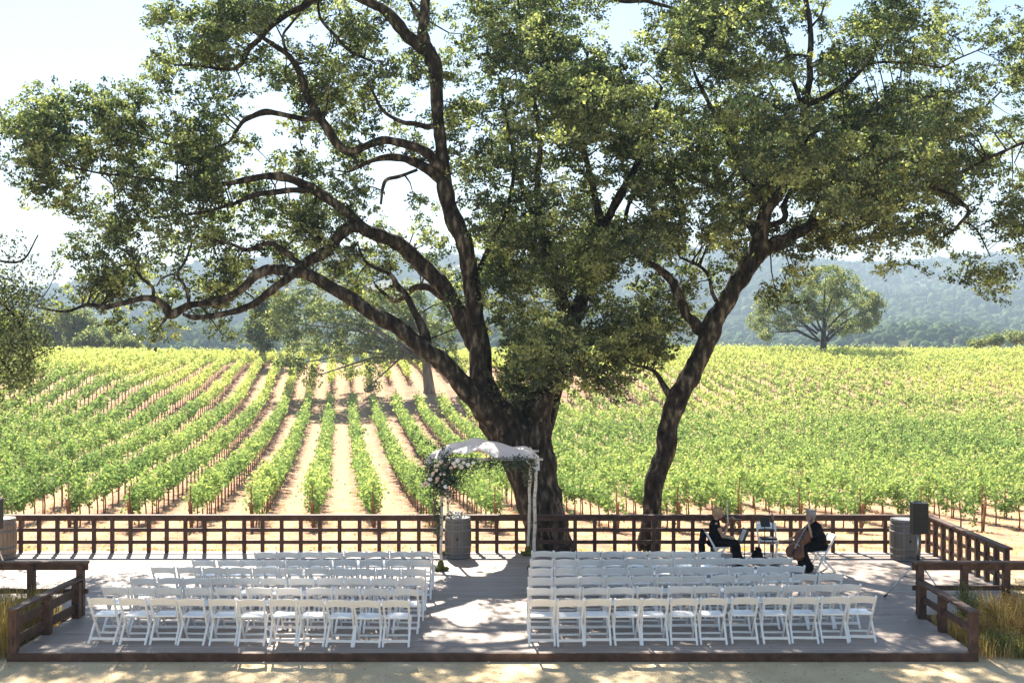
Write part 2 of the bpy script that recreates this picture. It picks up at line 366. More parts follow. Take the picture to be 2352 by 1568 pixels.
# ------------------------------------------------------------------ terrain
PY = np.array([-10000.0, 27.6, 30, 34, 42, 50, 60, 70, 80, 86, 92, 100, 106, 112, 118, 125, 135, 145, 155, 165, 180, 200, 260, 400, 20000.0])
PC = np.array([-0.12, -0.14, -0.42, -1.1, -1.85, -2.4, -2.9, -3.15, -3.25, -3.25, -3.2, -3.1, -2.9, -2.4, -1.7, -0.8, 0.1, 0.65, 0.9, 0.9, 0.5, -1, -6, -12, -12])
PR = np.array([-0.12, -0.14, -0.42, -1.1, -1.9, -2.35, -2.8, -3.1, -3.2, -3.2, -3.2, -3.1, -2.85, -1.9, -0.6, 0.4, 1.0, 1.35, 1.6, 1.65, 1.1, -0.5, -6, -12, -12])
PF = np.array([-.12, -.14, -.42, -1.1, -1.9, -2.35, -2.8, -3.1, -3.2, -3.15, -3.05, -2.85, -2.45, -1.95, -1.4, -.7, .3, 1.0, 1.4, 1.5, 1.1, -.5, -6, -12, -12])
PL = np.array([-0.12, -0.14, -0.42, -1.1, -1.8, -2.0, -2.1, -2.0, -1.75, -1.3, -0.45, 0.45, 0.95, 1.2, 1.35, 1.45, 1.5, 1.5, 1.5, 1.4, 0.9, -1, -6, -12, -12])
def ss(x): x = np.clip(x, 0, 1); return x * x * (3 - 2 * x)
def H(X, Y):
    X = np.asarray(X, float); Y = np.asarray(Y, float)
    r = X / np.maximum(Y, 20)
    c = np.interp(Y, PY, PC); wf = ss((r - .10) / .16); rr = np.interp(Y, PY, PR) * (1 - wf) + np.interp(Y, PY, PF) * wf; l = np.interp(Y, PY, PL)
    wl = ss((-.155 - r) / .22); wr = ss((r + .155) / .235)
    z = c * (1 - wl) * (1 - wr) + l * wl + rr * wr
    wob = .18 * np.sin(X * .11 + 1.3) * np.sin(Y * .07 + .4) * np.clip((Y - 40) / 40, 0, 1)
    und = .05 * np.sin(X * .9) * np.sin(Y * .7 + X * .3) * np.clip((Y - 29) / 4, 0, 1)
    return z + wob + und
def axis(lo, hi, step, far_lo, far_hi, g=1.25):
    a = list(np.arange(lo, hi + 1e-6, step)); s = step
    while a[-1] < far_hi: s *= g; a.append(a[-1] + s)
    s = step; b = []; x = lo
    while x > far_lo: s *= g; x -= s; b.append(x)
    return np.array(b[::-1] + a)
gx = axis(-85, 85, 1.0, -9000, 9000); gy = axis(27, 200, 1.0, -3000, 9000)
XX, YY = np.meshgrid(gx, gy); ZZ = H(XX, YY)
nv = np.stack([XX, YY, ZZ], -1).reshape(-1, 3); nx = len(gx); ny = len(gy)
ii = (np.arange(ny - 1)[:, None] * nx + np.arange(nx - 1)[None]).ravel()
g_o = link('ground', npmesh('ground', nv, np.stack([ii, ii + 1, ii + nx + 1, ii + nx], 1)), M_ground, smooth=True)
tag(g_o, kind='structure')

# distant hills
ANG = np.linspace(-38, 38, 260); DS = np.concatenate([np.linspace(420, 1000, 40), np.linspace(1030, 3600, 110)])
UK = np.array([-700, 0, 250, 400, 640, 900, 1200, 1600, 1750, 1950, 2060, 2150, 2250, 2352, 3000])
VK = np.array([720, 690, 655, 632, 600, 592, 590, 601, 596, 614, 618, 609, 607, 612, 640])
def vnoise(x, y, s, seed):
    r0 = np.random.default_rng(seed); g = r0.uniform(-1, 1, (64, 64)); x = x / s; y = y / s
    xi = np.floor(x).astype(int); yi = np.floor(y).astype(int); fx = ss(x - xi); fy = ss(y - yi)
    a = g[xi % 64, yi % 64]; b = g[(xi + 1) % 64, yi % 64]; c = g[xi % 64, (yi + 1) % 64]; d = g[(xi + 1) % 64, (yi + 1) % 64]
    return (a * (1 - fx) + b * fx) * (1 - fy) + (c * (1 - fx) + d * fx) * fy
def hillz(ang, D):
    u = U0 + F * np.tan(np.radians(ang)); vr = np.interp(u, UK, VK)
    yd = D * np.cos(np.radians(ang)); X = D * np.sin(np.radians(ang))
    zr = (766 - vr) * 2650 / F - 4
    rise = ss((D - 750) / 1900)
    z = -14 + (zr + 14) * rise
    z += ss((D - 420) / 250) * (1 - ss((D - 900) / 500)) * (13 + 7 * np.sin(ang * .35 + 1.2))
    gul = vnoise(X, yd, 330, 3) * 26 + vnoise(X, yd, 140, 4) * 12
    z += gul * rise * (1 - .75 * ss((D - 2100) / 500)) 
    z -= ss((D - 2750) / 800) * 60
    return z
AA, DD = np.meshgrid(ANG, DS); HZ = hillz(AA, DD)
hv = np.stack([DD * np.sin(np.radians(AA)), DD * np.cos(np.radians(AA)), HZ], -1).reshape(-1, 3)
na = len(ANG); jj = (np.arange(len(DS) - 1)[:, None] * na + np.arange(na - 1)[None]).ravel()
h_o = link('hills', npmesh('hills', hv, np.stack([jj, jj + 1, jj + na + 1, jj + na], 1)), M_hill, smooth=True)
tag(h_o, kind='structure')

# woodland on the hills: one mass of crowns
def blob_template(n=8, m=4):
    vs = []; 
    for j in range(m + 1):
        ph = math.pi * .62 * j / m
        for k in range(n): a = 2 * math.pi * k / n; vs.append((math.sin(ph) * math.cos(a), math.sin(ph) * math.sin(a), math.cos(ph)))
    fs = []
    for j in range(m):
        for k in range(n): a = j * n + k; b = j * n + (k + 1) % n; fs.append((a, a + n, b + n, b))
    return np.array(vs), np.array(fs)
bt, bf = blob_template()
def forest(N):
    a = rng.uniform(-28, 28, N * 3); d = 380 + (2900 - 380) * rng.uniform(0, 1, N * 3) ** 1.15
    X = d * np.sin(np.radians(a)); Y = d * np.cos(np.radians(a))
    keep = (vnoise(X, Y, 120, 9) + .35 * vnoise(X, Y, 45, 10) > -.62)
    keep &= d > 500
    a, d, X, Y = a[keep][:N], d[keep][:N], X[keep][:N], Y[keep][:N]
    z = hillz(a, d); n = len(a)
    w_ = rng.uniform(4, 8, n); con = (rng.uniform(0, 1, n) < .07) & (d > 1000); w_ = w_ * np.clip(d / 1300, .5, 1)
    h_ = np.where(con, w_ * rng.uniform(1.3, 1.9, n), w_ * rng.uniform(.8, 1.2, n)); w_ = np.where(con, w_ * .55, w_)
    k = len(bt)
    V = np.repeat(bt[None], n, 0) * (1 + rng.uniform(-.22, .22, (n, k, 1)))
    taper = np.where(con[:, None], np.clip(1.15 - (V[:, :, 2] + .4) * .8, .05, 2), 1)
    V[:, :, 0] *= w_[:, None] * taper; V[:, :, 1] *= w_[:, None] * taper; V[:, :, 2] *= h_[:, None]
    V[:, :, 0] += X[:, None]; V[:, :, 1] += Y[:, None]; V[:, :, 2] += (z + h_ * .30)[:, None]
    Fs = (bf[None] + (np.arange(n) * k)[:, None, None]).reshape(-1, 4)
    return V.reshape(-1, 3), Fs
fv, ff = forest(12000)
tag(link('forest', npmesh('forest', fv, ff), M_forest, smooth=True), 'hazy blue-green woodland covering the distant hills', 'forest', kind='stuff')

# ------------------------------------------------------------------ deck and railings
dp = [(-8.10, 18.95), (7.47, 18.95), (7.47, 21.48), (14.5, 21.48), (14.5, 23.25), (10.05, 23.25), (9.92, 27.72), (-15, 27.72), (-15, 21.48), (-8.0, 21.48)]
bm = bmesh.new(); vs = [bm.verts.new((x, y, 0)) for x, y in dp]; fc = bm.faces.new(vs)
res = bmesh.ops.extrude_face_region(bm, geom=[fc])
for q in [g for g in res['geom'] if isinstance(g, bmesh.types.BMVert)]: q.co.z -= .10
bmesh.ops.recalc_face_normals(bm, faces=bm.faces); bmesh.ops.triangulate(bm, faces=[f for f in bm.faces if len(f.verts) > 4])
me = bpy.data.meshes.new('deck'); bm.to_mesh(me); bm.free()
deck = link('deck', me, M_deck); tag(deck, kind='structure')
mb = MB(); mb.box((-.315, 18.92, -.075), (15.68, .05, .135), bev=.006)
mb.build('edge_board', M_rail, deck)

def railing(name, label, posts, top, rails, z0=0.0, pw=.085, top_w=.15, top_t=.05, cap_z=None, th=.05, rh=.085, group='brown timber railings round the deck'):
    """posts: list of (x,y,zbase,ztop); top: ((x,y),(x,y),z); rails: list of z-centres"""
    p0 = posts[0]; e = empty(name, (p0[0], p0[1], 0)); tag(e, label, 'railing', group)
    off = Vector((p0[0], p0[1], 0))
    def B(a, b, wd, tk, nm, up=(0, 0, 1)):
        m = MB(); m.beam(Vector(a) - off, Vector(b) - off, wd, tk, up, bev=.006); m.build(nm, M_rail, e)
    for (x, y, zb, zt) in posts:
        m = MB(); m.box(Vector((x, y, (zb + zt) / 2)) - off, (pw, pw, zt - zb), bev=.006); m.build('post', M_rail, e)
    a, b, z = top
    a = Vector((*a, 0)); b = Vector((*b, 0))
    B((a.x, a.y, z - top_t / 2), (b.x, b.y, z - top_t / 2), top_w, top_t, 'handrail')
    for zc in rails:
        hh = rh if not isinstance(zc, tuple) else zc[1]; zz = zc if not isinstance(zc, tuple) else zc[0]
        m = MB(); m.beam(Vector((a.x, a.y, zz)) - off, Vector((b.x, b.y, zz)) - off, th, hh, bev=.005)
        o = m.build('rail', M_rail, e)
    return e
YB = 27.6
us = [-36, 5, 48, 90, 132, 174, 216, 258, 300, 342, 383, 426, 470, 515, 561, 603, 647, 691, 735, 780, 826, 871, 916, 962, 1007, 1052, 1096, 1141, 1186, 1231, 1277, 1321, 1366, 1412, 1456, 1501, 1547, 1591, 1636, 1681, 1728, 1773, 1816, 1864, 1913, 1966, 2033, 2080]
posts = [((u - U0) / F * YB, YB, -.1, .835) for u in us]
railing('railing', 'long dark brown grid railing along the back of the deck', posts, ((-12.6, YB), (9.73, YB), .888), [(.79, .09), .53, .245], th=.045)
# side railing on the right
sx = np.linspace(0, 1, 10); sp_ = [(9.80 + .10 * t, YB - t * 4.15, -.1, .835) for t in sx]
railing('railing', 'side railing running towards the camera at the right end of the deck', sp_, ((9.80, YB + .06), (9.90, YB - 4.25), .888), [(.79, .09), .53, .245], th=.045, pw=.1, top_w=.16)
railing('railing', 'low brown rail facing the camera above the right planting bed', [(7.47, 21.45, -.1, .93), (8.28, 21.45, -.1, .93), (9.05, 21.45, -.1, .93), (9.85, 21.45, -.1, .93), (10.65, 21.45, -.1, .93)],
        ((7.33, 21.45), (11.6, 21.45), .985), [(.88, .11), .50], th=.05, pw=.12, top_w=.17)
railing('railing', 'short brown rail sloping to the front right corner of the deck', [(7.42, 21.2, -.1, .62), (7.44, 20.25, -.1, .62), (7.47, 18.97, -.12, .62)],
        ((7.42, 21.3), (7.47, 18.9), .675), [(.36, .12)], th=.04, pw=.13, top_w=.16, top_t=.055)
railing('railing', 'low brown rail facing the camera above the left planting bed', [(-7.90, 21.45, -.1, .93), (-8.8, 21.45, -.1, .93), (-9.75, 21.45, -.1, .93), (-10.7, 21.45, -.1, .93)],
        ((-7.76, 21.45), (-11.8, 21.45), .985), [(.88, .11), .44], th=.05, pw=.13, top_w=.17)
railing('railing', 'short three board brown rail at the front left corner of the deck', [(-7.90, 21.25, -.1, .64), (-7.98, 20.1, -.1, .64), (-8.07, 18.97, -.12, .66)],
        ((-7.90, 21.4), (-8.07, 18.88), .71), [(.46, .15), (.18, .15)], th=.04, pw=.14, top_w=.15, top_t=.05)

# ------------------------------------------------------------------ folding chairs
def chair_parts():
    P = []
    Wd = .215
    def A(t): return Vector((0, -.25 + .44 * t, .78 * (1 - t)))
    for s in (-1, 1):       # long legs: top of back -> front foot
        m = MB(); x = Vector((s * Wd, 0, 0)); m.beam(A(0) + x + Vector((0, 0, .005)), A(1) + x * .84, .032, .040, up=(0, 1, 0), bev=.004); P.append(('leg', m))
    for s in (-1, 1):       # rear legs
        m = MB(); x = Vector((s * (Wd - .004), 0, 0)); m.beam(Vector((0, .16, .43)) + x, Vector((0, -.24, 0)) + x, .034, .042, up=(0, 1, 0), bev=.004); P.append(('leg', m))
    m = MB(); vs = []; fs = []; n = 10    # backrest panel
    for k in range(n + 1):
        x = -Wd + .011 + (2 * Wd - .022) * k / n; q = 1 - (2 * k / n - 1) ** 2
        for zz, arch in ((.635 + .028 * q, 0), (.762 + .030 * q, 1)):
            yb = -.25 + .44 * (1 - zz / .78) - .028 * q
            vs += [(x, yb - .010, zz), (x, yb + .010, zz)]
    for k in range(n):
        a = 4 * k; b = a + 4
        fs += [(a, b, b + 2, a + 2), (a + 1, a + 3, b + 3, b + 1), (a, a + 1, b + 1, b), (a + 2, b + 2, b + 3, a + 3)]
    fs += [(0, 2, 3, 1), (4 * n, 4 * n + 1, 4 * n + 3, 4 * n + 2)]
    m.add(vs, fs); P.append(('backrest', m))
    m = MB(); m.box((0, .085, .442), (.37, .36, .032), bev=.010); P.append(('seat', m))
    m = MB(); m.beam(A(.86) + Vector((-Wd * .86, 0, 0)), A(.86) + Vector((Wd * .86, 0, 0)), .016, .030); P.append(('stretcher', m))
    m = MB(); m.beam((-Wd + .02, -.165, .085), (Wd - .02, -.165, .085), .018, .042); P.append(('stretcher', m))
    return [(n_, m_.mesh(n_)) for n_, m_ in P]
CH = chair_parts()
for _, me_ in CH: me_.materials.append(M_white)
def chair(x, y, rz, label, group):
    e = empty('folding_chair', (x, y, 0), rz); tag(e, label, 'chair', group)
    for n_, me_ in CH:
        o = bpy.data.objects.new(n_, me_); COL.objects.link(o); o.parent = e
    return e
ORD = ['first', 'second', 'third', 'fourth', 'fifth', 'sixth', 'seventh', 'eighth', 'ninth', 'tenth', 'eleventh', 'twelfth']
ROWN = ['farthest row', 'second row from back', 'third row from back', 'third row from front', 'second row from front', 'frontmost row']
rows_l = [[610, 662, 713, 763, 817, 867, 920, 971],
          [469, 526, 579, 630, 683, 735, 792, 851, 909, 964],
          [376, 432, 491, 549, 606, 665, 725, 780, 836, 892, 952],
          [327, 389, 448, 507, 567, 628, 693, 756, 819, 881, 942],
          [265, 327, 388, 457, 526, 593, 664, 732, 799, 865, 931],
          [231, 304, 370, 439, 508, 575, 645, 712, 780, 844, 908]]
rows_r = [[1244, 1299, 1352, 1406, 1461, 1516, 1571, 1627],
          [1243, 1299, 1354, 1409, 1464, 1519, 1575, 1631, 1687, 1741, 1795],
          [1241, 1300, 1358, 1416, 1474, 1534, 1590, 1648, 1705, 1767, 1822],
          [1241, 1301, 1361, 1421, 1480, 1539, 1596, 1660, 1725, 1786, 1851, 1910],
          [1242, 1305, 1367, 1428, 1494, 1562, 1628, 1695, 1763, 1828, 1889, 1950],
          [1246, 1309, 1375, 1442, 1506, 1574, 1642, 1714, 1785, 1854, 1920, 1985]]
vtop_l = [(1267, 1265.5), (1285, 1284), (1301, 1305), (1326, 1326), (1347, 1350), (1371.5, 1377.5)]
vtop_r = [(1265, 1266), (1284, 1280), (1303.5, 1299), (1325, 1317), (1349, 1341), (1375.5, 1368)]
for side, rows, vt in (('left', rows_l, vtop_l), ('right', rows_r, vtop_r)):
    for k, (row, (va, vb)) in enumerate(zip(rows, vt)):
        n = len(row)
        for j, u in enumerate(row):
            v = va + (vb - va) * j / (n - 1); Yt = F * (CAMZ - .785) / (v - V0)
            pos = (n - 1 - j) if side == 'left' else j
            lab = 'white folding chair %s of aisle, %s, %s from the aisle' % (side, ROWN[k], ORD[pos])
            chair((u - U0) / F * Yt + random.uniform(-.012, .012), Yt + .25 + random.uniform(-.025, .025), R(random.uniform(-3.5, 3.5)), lab, 'white folding chairs in rows facing the arch')

# ------------------------------------------------------------------ barrels
def barrel(name_label, x, y, mat, r=.31, h=.93):
    e = empty('wine_barrel', (x, y, 0)); tag(e, name_label, 'barrel', 'old wine barrels on the deck')
    def rad(t): return r * (.86 + .14 * math.sin(math.pi * (.08 + .84 * t)) ** .8 / 1.0)
    prof = [(.01, .035), (rad(0) - .03, .035), (rad(0) - .03, 0.0), (rad(0), 0)] + [(rad(t), h * t) for t in np.linspace(.04, .96, 16)] + [(rad(1), h), (rad(1) - .025, h), (rad(1) - .03, h - .03), (.01, h - .03)]
    m = MB(); m.lathe(prof, n=32); m.build('body', mat, e, smooth=False)
    for t, w_ in ((.03, .045), (.14, .04), (.30, .045), (.70, .045), (.86, .04), (.965, .045)):
        m = MB(); z0, z1 = max(.003, h * t - w_ / 2), min(h - .002, h * t + w_ / 2)
        a, b = rad(z0 / h) + .004, rad(z1 / h) + .004
        m.lathe([(a - .006, z0), (a, z0), (b, z1), (b - .006, z1)], n=32)
        m.build('hoop', M_band, e, smooth=True)
    m = MB(); m.tube([(0.0, -rad(.5) + .01, h * .5), (0, -rad(.5) - .012, h * .5)], [.032, .028], n=10); m.build('bung', M_ebony, e)
    return e
barrel('grey weathered wine barrel under the wedding arch', -1.245, 26.98, M_barrel_grey)
barrel('dark grey wine barrel in the far right corner of the deck', 8.98, 26.75, M_barrel_grey, r=.35)
barrel('brown wine barrel cut by the left edge of the photo', -11.72, 26.85, M_barrel_brown, r=.35)

# ------------------------------------------------------------------ wedding arch
AX0, AX1, AY0, AY1, AZ = -1.55, .47, 25.5, 27.25, 2.42
arch = empty('wedding_arch', ((AX0 + AX1) / 2, AY0, 0)); tag(arch, 'birch pole wedding arch draped in white cloth with flowers', 'arch')
off = Vector(arch.location)
def wob(a, b, r0, n=9, amp=.012):
    a, b = Vector(a), Vector(b); pts = []; 
    for i in range(n):
        t = i / (n - 1); p = a.lerp(b, t); pts.append(p + Vector((random.uniform(-amp, amp), random.uniform(-amp, amp), 0)) - off)
    return pts, [r0 * random.uniform(.9, 1.1) for _ in range(n)]
for a, b in (((AX0, AY0, 0), (AX0 + .03, AY0, AZ + .08)), ((AX0 + .07, AY1, 0), (AX0 + .03, AY1, AZ + .05)), ((AX1 + .0, AY0, 0), (AX1 + .05, AY0, AZ + .06)), ((AX1 - .10, AY1, 0), (AX1 - .03, AY1, AZ + .03))):
    p, r_ = wob(a, b, .034); m = MB(); m.tube(p, r_, n=9); m.build('pole', M_birch, arch, smooth=True)
for a, b in (((AX0 - .15, AY0 - .05, AZ), (AX1 + .2, AY0 - .05, AZ)), ((AX0 - .15, AY1 + .05, AZ), (AX1 + .15, AY1 + .05, AZ)), ((AX0, AY0 - .2, AZ + .05), (AX0 + .03, AY1 + .2, AZ + .05)), ((AX1 + .02, AY0 - .2, AZ + .05), (AX1 - .03, AY1 + .2, AZ + .05))):
    p, r_ = wob(a, b, .028); m = MB(); m.tube(p, r_, n=8); m.build('crossbar', M_birch, arch, smooth=True)
# cloth canopy: sagging billowed sheet
nu, nw = 46, 26; cv = []
for j in range(nw + 1):
    for i in range(nu + 1):
        s, t = i / nu, j / nw
        x = AX0 - .33 + (AX1 + .13 - AX0 + .33) * s; y = AY0 - .12 + (AY1 - AY0 + .24) * t
        z = AZ + .10 + .10 * math.sin(math.pi * min(1, s * 1.02)) ** .6 + .07 * math.sin(s * 8.5 + 4.3) * math.sin(math.pi * s) + .05 * math.sin(t * 7 + s * 5)
        z += .025 * math.sin(s * 31 + t * 9) * (1 - .3 * t)
        fr = max(0, 1 - t * 6); z -= fr * (.12 + .03 * math.sin(s * 22)); y -= fr * .02
        bk = max(0, t * 6 - 5); z -= bk * .12
        z -= max(0, .12 - s) * 1.2; z -= max(0, s - .88) * 1.3
        cv.append(Vector((x, y + .012 * math.sin(s * 40), z)) - off)
cf = [(j * (nu + 1) + i, j * (nu + 1) + i + 1, (j + 1) * (nu + 1) + i + 1, (j + 1) * (nu + 1) + i) for j in range(nw) for i in range(nu)]
M_sheet = leaf_mat('sheer_white_cloth', (.92, .92, .92), (.92, .92, .92), (.92, .92, .92), (.92, .92, .92), trans=.35, tr_gain=(.95, .95, .95), gloss=.02)
m = MB(); m.add(cv, cf); m.build('canopy_cloth', M_sheet, arch, smooth=True)
def leafcloud(name, pts, size, mat, parent, up=0.0, aspect=.5, smooth=False, tone_c=None):
    v, f, t = leaves(np.asarray(pts), size, rng, up, aspect, tone_c); return link(name, npmesh(name, v, f, t), mat, parent)
# greenery
gp = []
for _ in range(230):
    c = np.array([rng.normal(AX0 + .02, .22), AY0 - .13 + rng.normal(0, .09), rng.normal(AZ - .33, .24)]); gp.append(c + rng.normal(0, .05, (14, 3)))
for _ in range(120):
    s = rng.uniform(0, 1) ** 1.15; c = np.array([AX0 + .1 + s * (AX1 - AX0 - .1), AY0 - .10 + rng.normal(0, .05), AZ - .05 + rng.normal(0, .06) - .20 * (1 - s) ** 1.5 * rng.uniform(0, 1.2)]); gp.append(c + rng.normal(0, .05, (12, 3)))
for _ in range(40):
    z = rng.uniform(.75, AZ - .5); c = np.array([AX0 - .06 - .10 * rng.uniform(0, 1) * (z / 2), AY0 - .05, z]); gp.append(c + rng.normal(0, .045, (9, 3)))
for _ in range(18):
    z = rng.uniform(1.9, AZ); gp.append(np.array([AX1 - .06 + rng.normal(0, .05), AY0 - .05, z]) + rng.normal(0, .04, (9, 3)))
gp = np.vstack(gp) - np.array(off); leafcloud('greenery', gp, .062, M_arch, arch)
def rose(c, r, mat):
    m = MB()
    for k in range(5):
        a = k * 2.4; o_ = Vector((math.cos(a), -.4, math.sin(a))) * r * .35
        m.sphere(Vector(c) + o_ - off, (r * .75, r * .6, r * .7), 7, 5)
    m.sphere(Vector(c) - off + Vector((0, -r * .3, 0)), r * .6, 7, 5)
    m.build('flower', mat, arch, smooth=True)
fl = [(1033, 1056, 1), (1013, 1060, 0), (1006, 1067, 0), (1022, 1070, 2), (1003, 1079, 0), (995, 1086, 2), (1012, 1088, 0), (1021, 1087, 1), (1005, 1099, 2), (993, 1090, 1), (1042, 1064, 1), (1036, 1074, 2), (1045, 1070, 0), (1055, 1068, 1), (1060, 1072, 0), (1065, 1062, 1), (978, 1108, 2), (984, 1112, 0), (972, 1113, 0), (1002, 1106, 2), (1024, 1117, 1), (1018, 1107, 0), (1030, 1062, 2), (1050, 1058, 1), (1075, 1067, 1), (1000, 1070, 0), (1087, 1062, 1), (988, 1100, 1)]
for u, v, k in fl:
    p = W(u, v, AY0 - .26 + random.uniform(-.04, .06)); rose(p, random.uniform(.034, .055), [M_rose, M_rosew, M_blush][k])
for (x, y) in ((AX0, AY0), (AX0 + .07, AY1), (AX1, AY0), (AX1 - .10, AY1)):
    m = MB()
    for _ in range(9):
        a = random.uniform(0, 6.3); rr = random.uniform(.0, .13)
        m.sphere(Vector((x + rr * math.cos(a), y + rr * math.sin(a) * .7, .045)) - off, (random.uniform(.07, .12), random.uniform(.07, .1), random.uniform(.04, .07)), 8, 5)
    m.sphere(Vector((x, y, .11)) - off, (.075, .075, .13), 8, 6)
    m.build('moss_base', M_moss, arch, smooth=True)
# small bouquet on the barrel
bq = empty('flower_arrangement', (-1.27, 26.95, .90)); tag(bq, 'small pale flower arrangement lying on the barrel under the arch', 'flowers')
pts = rng.normal(0, 1, (220, 3)) * np.array([.13, .08, .045]) + np.array([-.03, 0, .07]); leafcloud('foliage', pts, .05, M_arch, bq)
m = MB()
for _ in range(16): m.sphere((random.gauss(.0, .09), random.gauss(-.03, .06), random.uniform(.06, .17)), random.uniform(.022, .04), 7, 5)
m.build('blossoms', M_rosew, bq, smooth=True)

# ------------------------------------------------------------------ loudspeakers on stands
def speaker(x, y, lab1, lab2, rz, zb=1.24, hh=.60, legs=(185, 300, 62)):
    e = empty('speaker_stand', (x, y, 0), rz); tag(e, lab1, 'speaker stand', 'tripod speaker stands on the deck')
    m = MB(); m.tube([(0, 0, .28), (0, 0, .75)], .020, 10); m.build('pole', M_metal, e, smooth=True)
    m = MB(); m.tube([(0, 0, .75), (0, 0, zb)], .0155, 10); m.build('pole', M_metal, e, smooth=True)
    m = MB(); m.tube([(0, 0, .70), (0, 0, .80)], .034, 10); m.tube([(0, 0, .38), (0, 0, .46)], .034, 10); m.build('collar', M_black, e, smooth=True)
    for a in legs:
        ca, sa = math.cos(R(a)), math.sin(R(a))
        m = MB(); m.tube([(.03 * ca, .03 * sa, .68), (.68 * ca, .68 * sa, .03)], .014, 8)
        lg = m.build('leg', M_metal, e, smooth=True)
        m = MB(); m.tube([(.0, 0, .35), (.30 * ca, .30 * sa, .40)], .008, 6); m.build('brace', M_black, e)
        m = MB(); m.tube([(.64 * ca, .64 * sa, .06), (.70 * ca, .70 * sa, .008)], .019, 8); m.build('rubber_foot', M_black, lg)
    s = empty('loudspeaker', (x, y, zb), rz); tag(s, lab2, 'loudspeaker', 'black loudspeakers on stands')
    m = MB(); vs = []; w0, w1, d0, d1 = .155, .11, -.15, .13
    for z in (0, hh):
        vs += [(-w0, d0, z), (w0, d0, z), (w0, .02, z), (w1, d1, z), (-w1, d1, z), (-w0, .02, z)]
    m.add(vs, [(5, 4, 3, 2, 1, 0), (6, 7, 8, 9, 10, 11)] + [(i, (i + 1) % 6, (i + 1) % 6 + 6, i + 6) for i in range(6)])
    m.build('cabinet', M_black, s)
    m = MB()
    for k in range(17): m.box((0, d0 - .008, .05 + k * (hh - .1) / 16), (.27, .012, .012))
    m.build('grille', M_black, s)
    m = MB(); m.beam((-.06, 0, hh + .025), (.06, 0, hh + .025), .025, .012); m.box((-.06, 0, hh + .012), (.012, .025, .026)); m.box((.06, 0, hh + .012), (.012, .025, .026)); m.build('handle', M_black, s)
speaker(7.97, 23.0, 'silver tripod speaker stand behind the right railings', 'black loudspeaker on the stand near the far right barrel', R(3))
speaker(-11.02, 25.0, 'speaker stand mostly outside the left edge of the photo', 'black loudspeaker cut by the left edge of the photo', R(-3), zb=1.0, hh=.63, legs=(100, 180, 260))

# ------------------------------------------------------------------ people
def remesh(m, name, mat, parent, vox=.008, smooth_it=4):
    me = m.mesh(name + '_src'); o = bpy.data.objects.new(name + '_src', me); COL.objects.link(o)
    md = o.modifiers.new('r', 'REMESH'); md.mode = 'VOXEL'; md.voxel_size = vox; md.use_smooth_shade = True
    s = o.modifiers.new('s', 'SMOOTH'); s.iterations = smooth_it; s.factor = .5
    dg = bpy.context.evaluated_depsgraph_get(); dg.update()
    me2 = bpy.data.meshes.new_from_object(o.evaluated_get(dg)); me2.name = name
    bpy.data.objects.remove(o); bpy.data.meshes.remove(me)
    me2.materials.clear(); return link(name, me2, mat, parent, smooth=True)
def limb(m, pts, rads, n=10):
    P = catmull([list(p) + [r] for p, r in zip(pts, rads)], 4)
    m.tube([p[:3] for p in P], [p[3] for p in P], n)
    for p, r in zip(pts, rads): m.sphere(p, r * .98, 10, 7)
def hand(m, wrist, d, nrm, curl=.5, s=1.0):
    """palm + four fingers + thumb. d = pointing direction, nrm = palm normal"""
    d = Vector(d).normalized(); nrm = Vector(nrm); nrm = (nrm - d * nrm.dot(d)).normalized(); side = d.cross(nrm); w0 = Vector(wrist)
    Mx = Matrix((side, d, nrm)).transposed()
    m.sphere(w0 + d * .05 * s, (.042 * s, .052 * s, .017 * s), 10, 7, Mx)
    for k, L in enumerate((.068, .078, .072, .055)):
        b = w0 + d * .088 * s + side * (k - 1.5) * .021 * s; p1 = b + (d * math.cos(curl * .6) + nrm * math.sin(curl * .6)) * L * .5 * s
        p2 = p1 + (d * math.cos(curl * 1.7) + nrm * math.sin(curl * 1.7)) * L * .5 * s
        m.tube([b - d * .02, b, p1, p2], [.010 * s, .0095 * s, .009 * s, .0075 * s], 7)
    b = w0 + d * .025 * s - side * .034 * s; p1 = b + (d * .6 - side * .6 + nrm * .4).normalized() * .035 * s; p2 = p1 + (d * .9 + nrm * .5).normalized() * .03 * s
    m.tube([b, p1, p2], [.013 * s, .011 * s, .009 * s], 7)
def head(m, c, f):
    """c head centre, f facing (unit)"""
    c = Vector(c); f = Vector(f).normalized(); s = Vector((0, 0, 1)).cross(f).normalized(); up = f.cross(s)
    Mx = Matrix((f, s, up)).transposed()
    m.sphere(c + up * .015, (.096, .076, .108), 16, 12, Mx)
    m.sphere(c + f * .03 - up * .055, (.062, .056, .062), 12, 9, Mx)
    m.sphere(c + f * .065 - up * .10, (.024, .026, .018), 8, 6, Mx)
    m.tube([c + f * .088 + up * .012, c + f * .112 - up * .028], [.009, .015], 8)
    m.sphere(c + f * .088 - up * .062, (.012, .026, .009), 8, 6, Mx)
    m.sphere(c + f * .088 - up * .078, (.011, .020, .008), 8, 6, Mx)
    for q in (-1, 1):
        m.sphere(c + s * q * .078 - up * .008, (.018, .010, .030), 8, 6, Mx)
        m.sphere(c + f * .078 + s * q * .034 + up * .025, (.016, .022, .010), 8, 6, Mx)
def eyes(c, f, parent):
    c = Vector(c); f = Vector(f).normalized(); s = Vector((0, 0, 1)).cross(f).normalized(); up = f.cross(s)
    for q in (-1, 1):
        m = MB(); m.sphere(c + f * .090 + s * q * .032 + up * .006, .010, 8, 6); m.build('eye', M_ebony, parent, smooth=True)

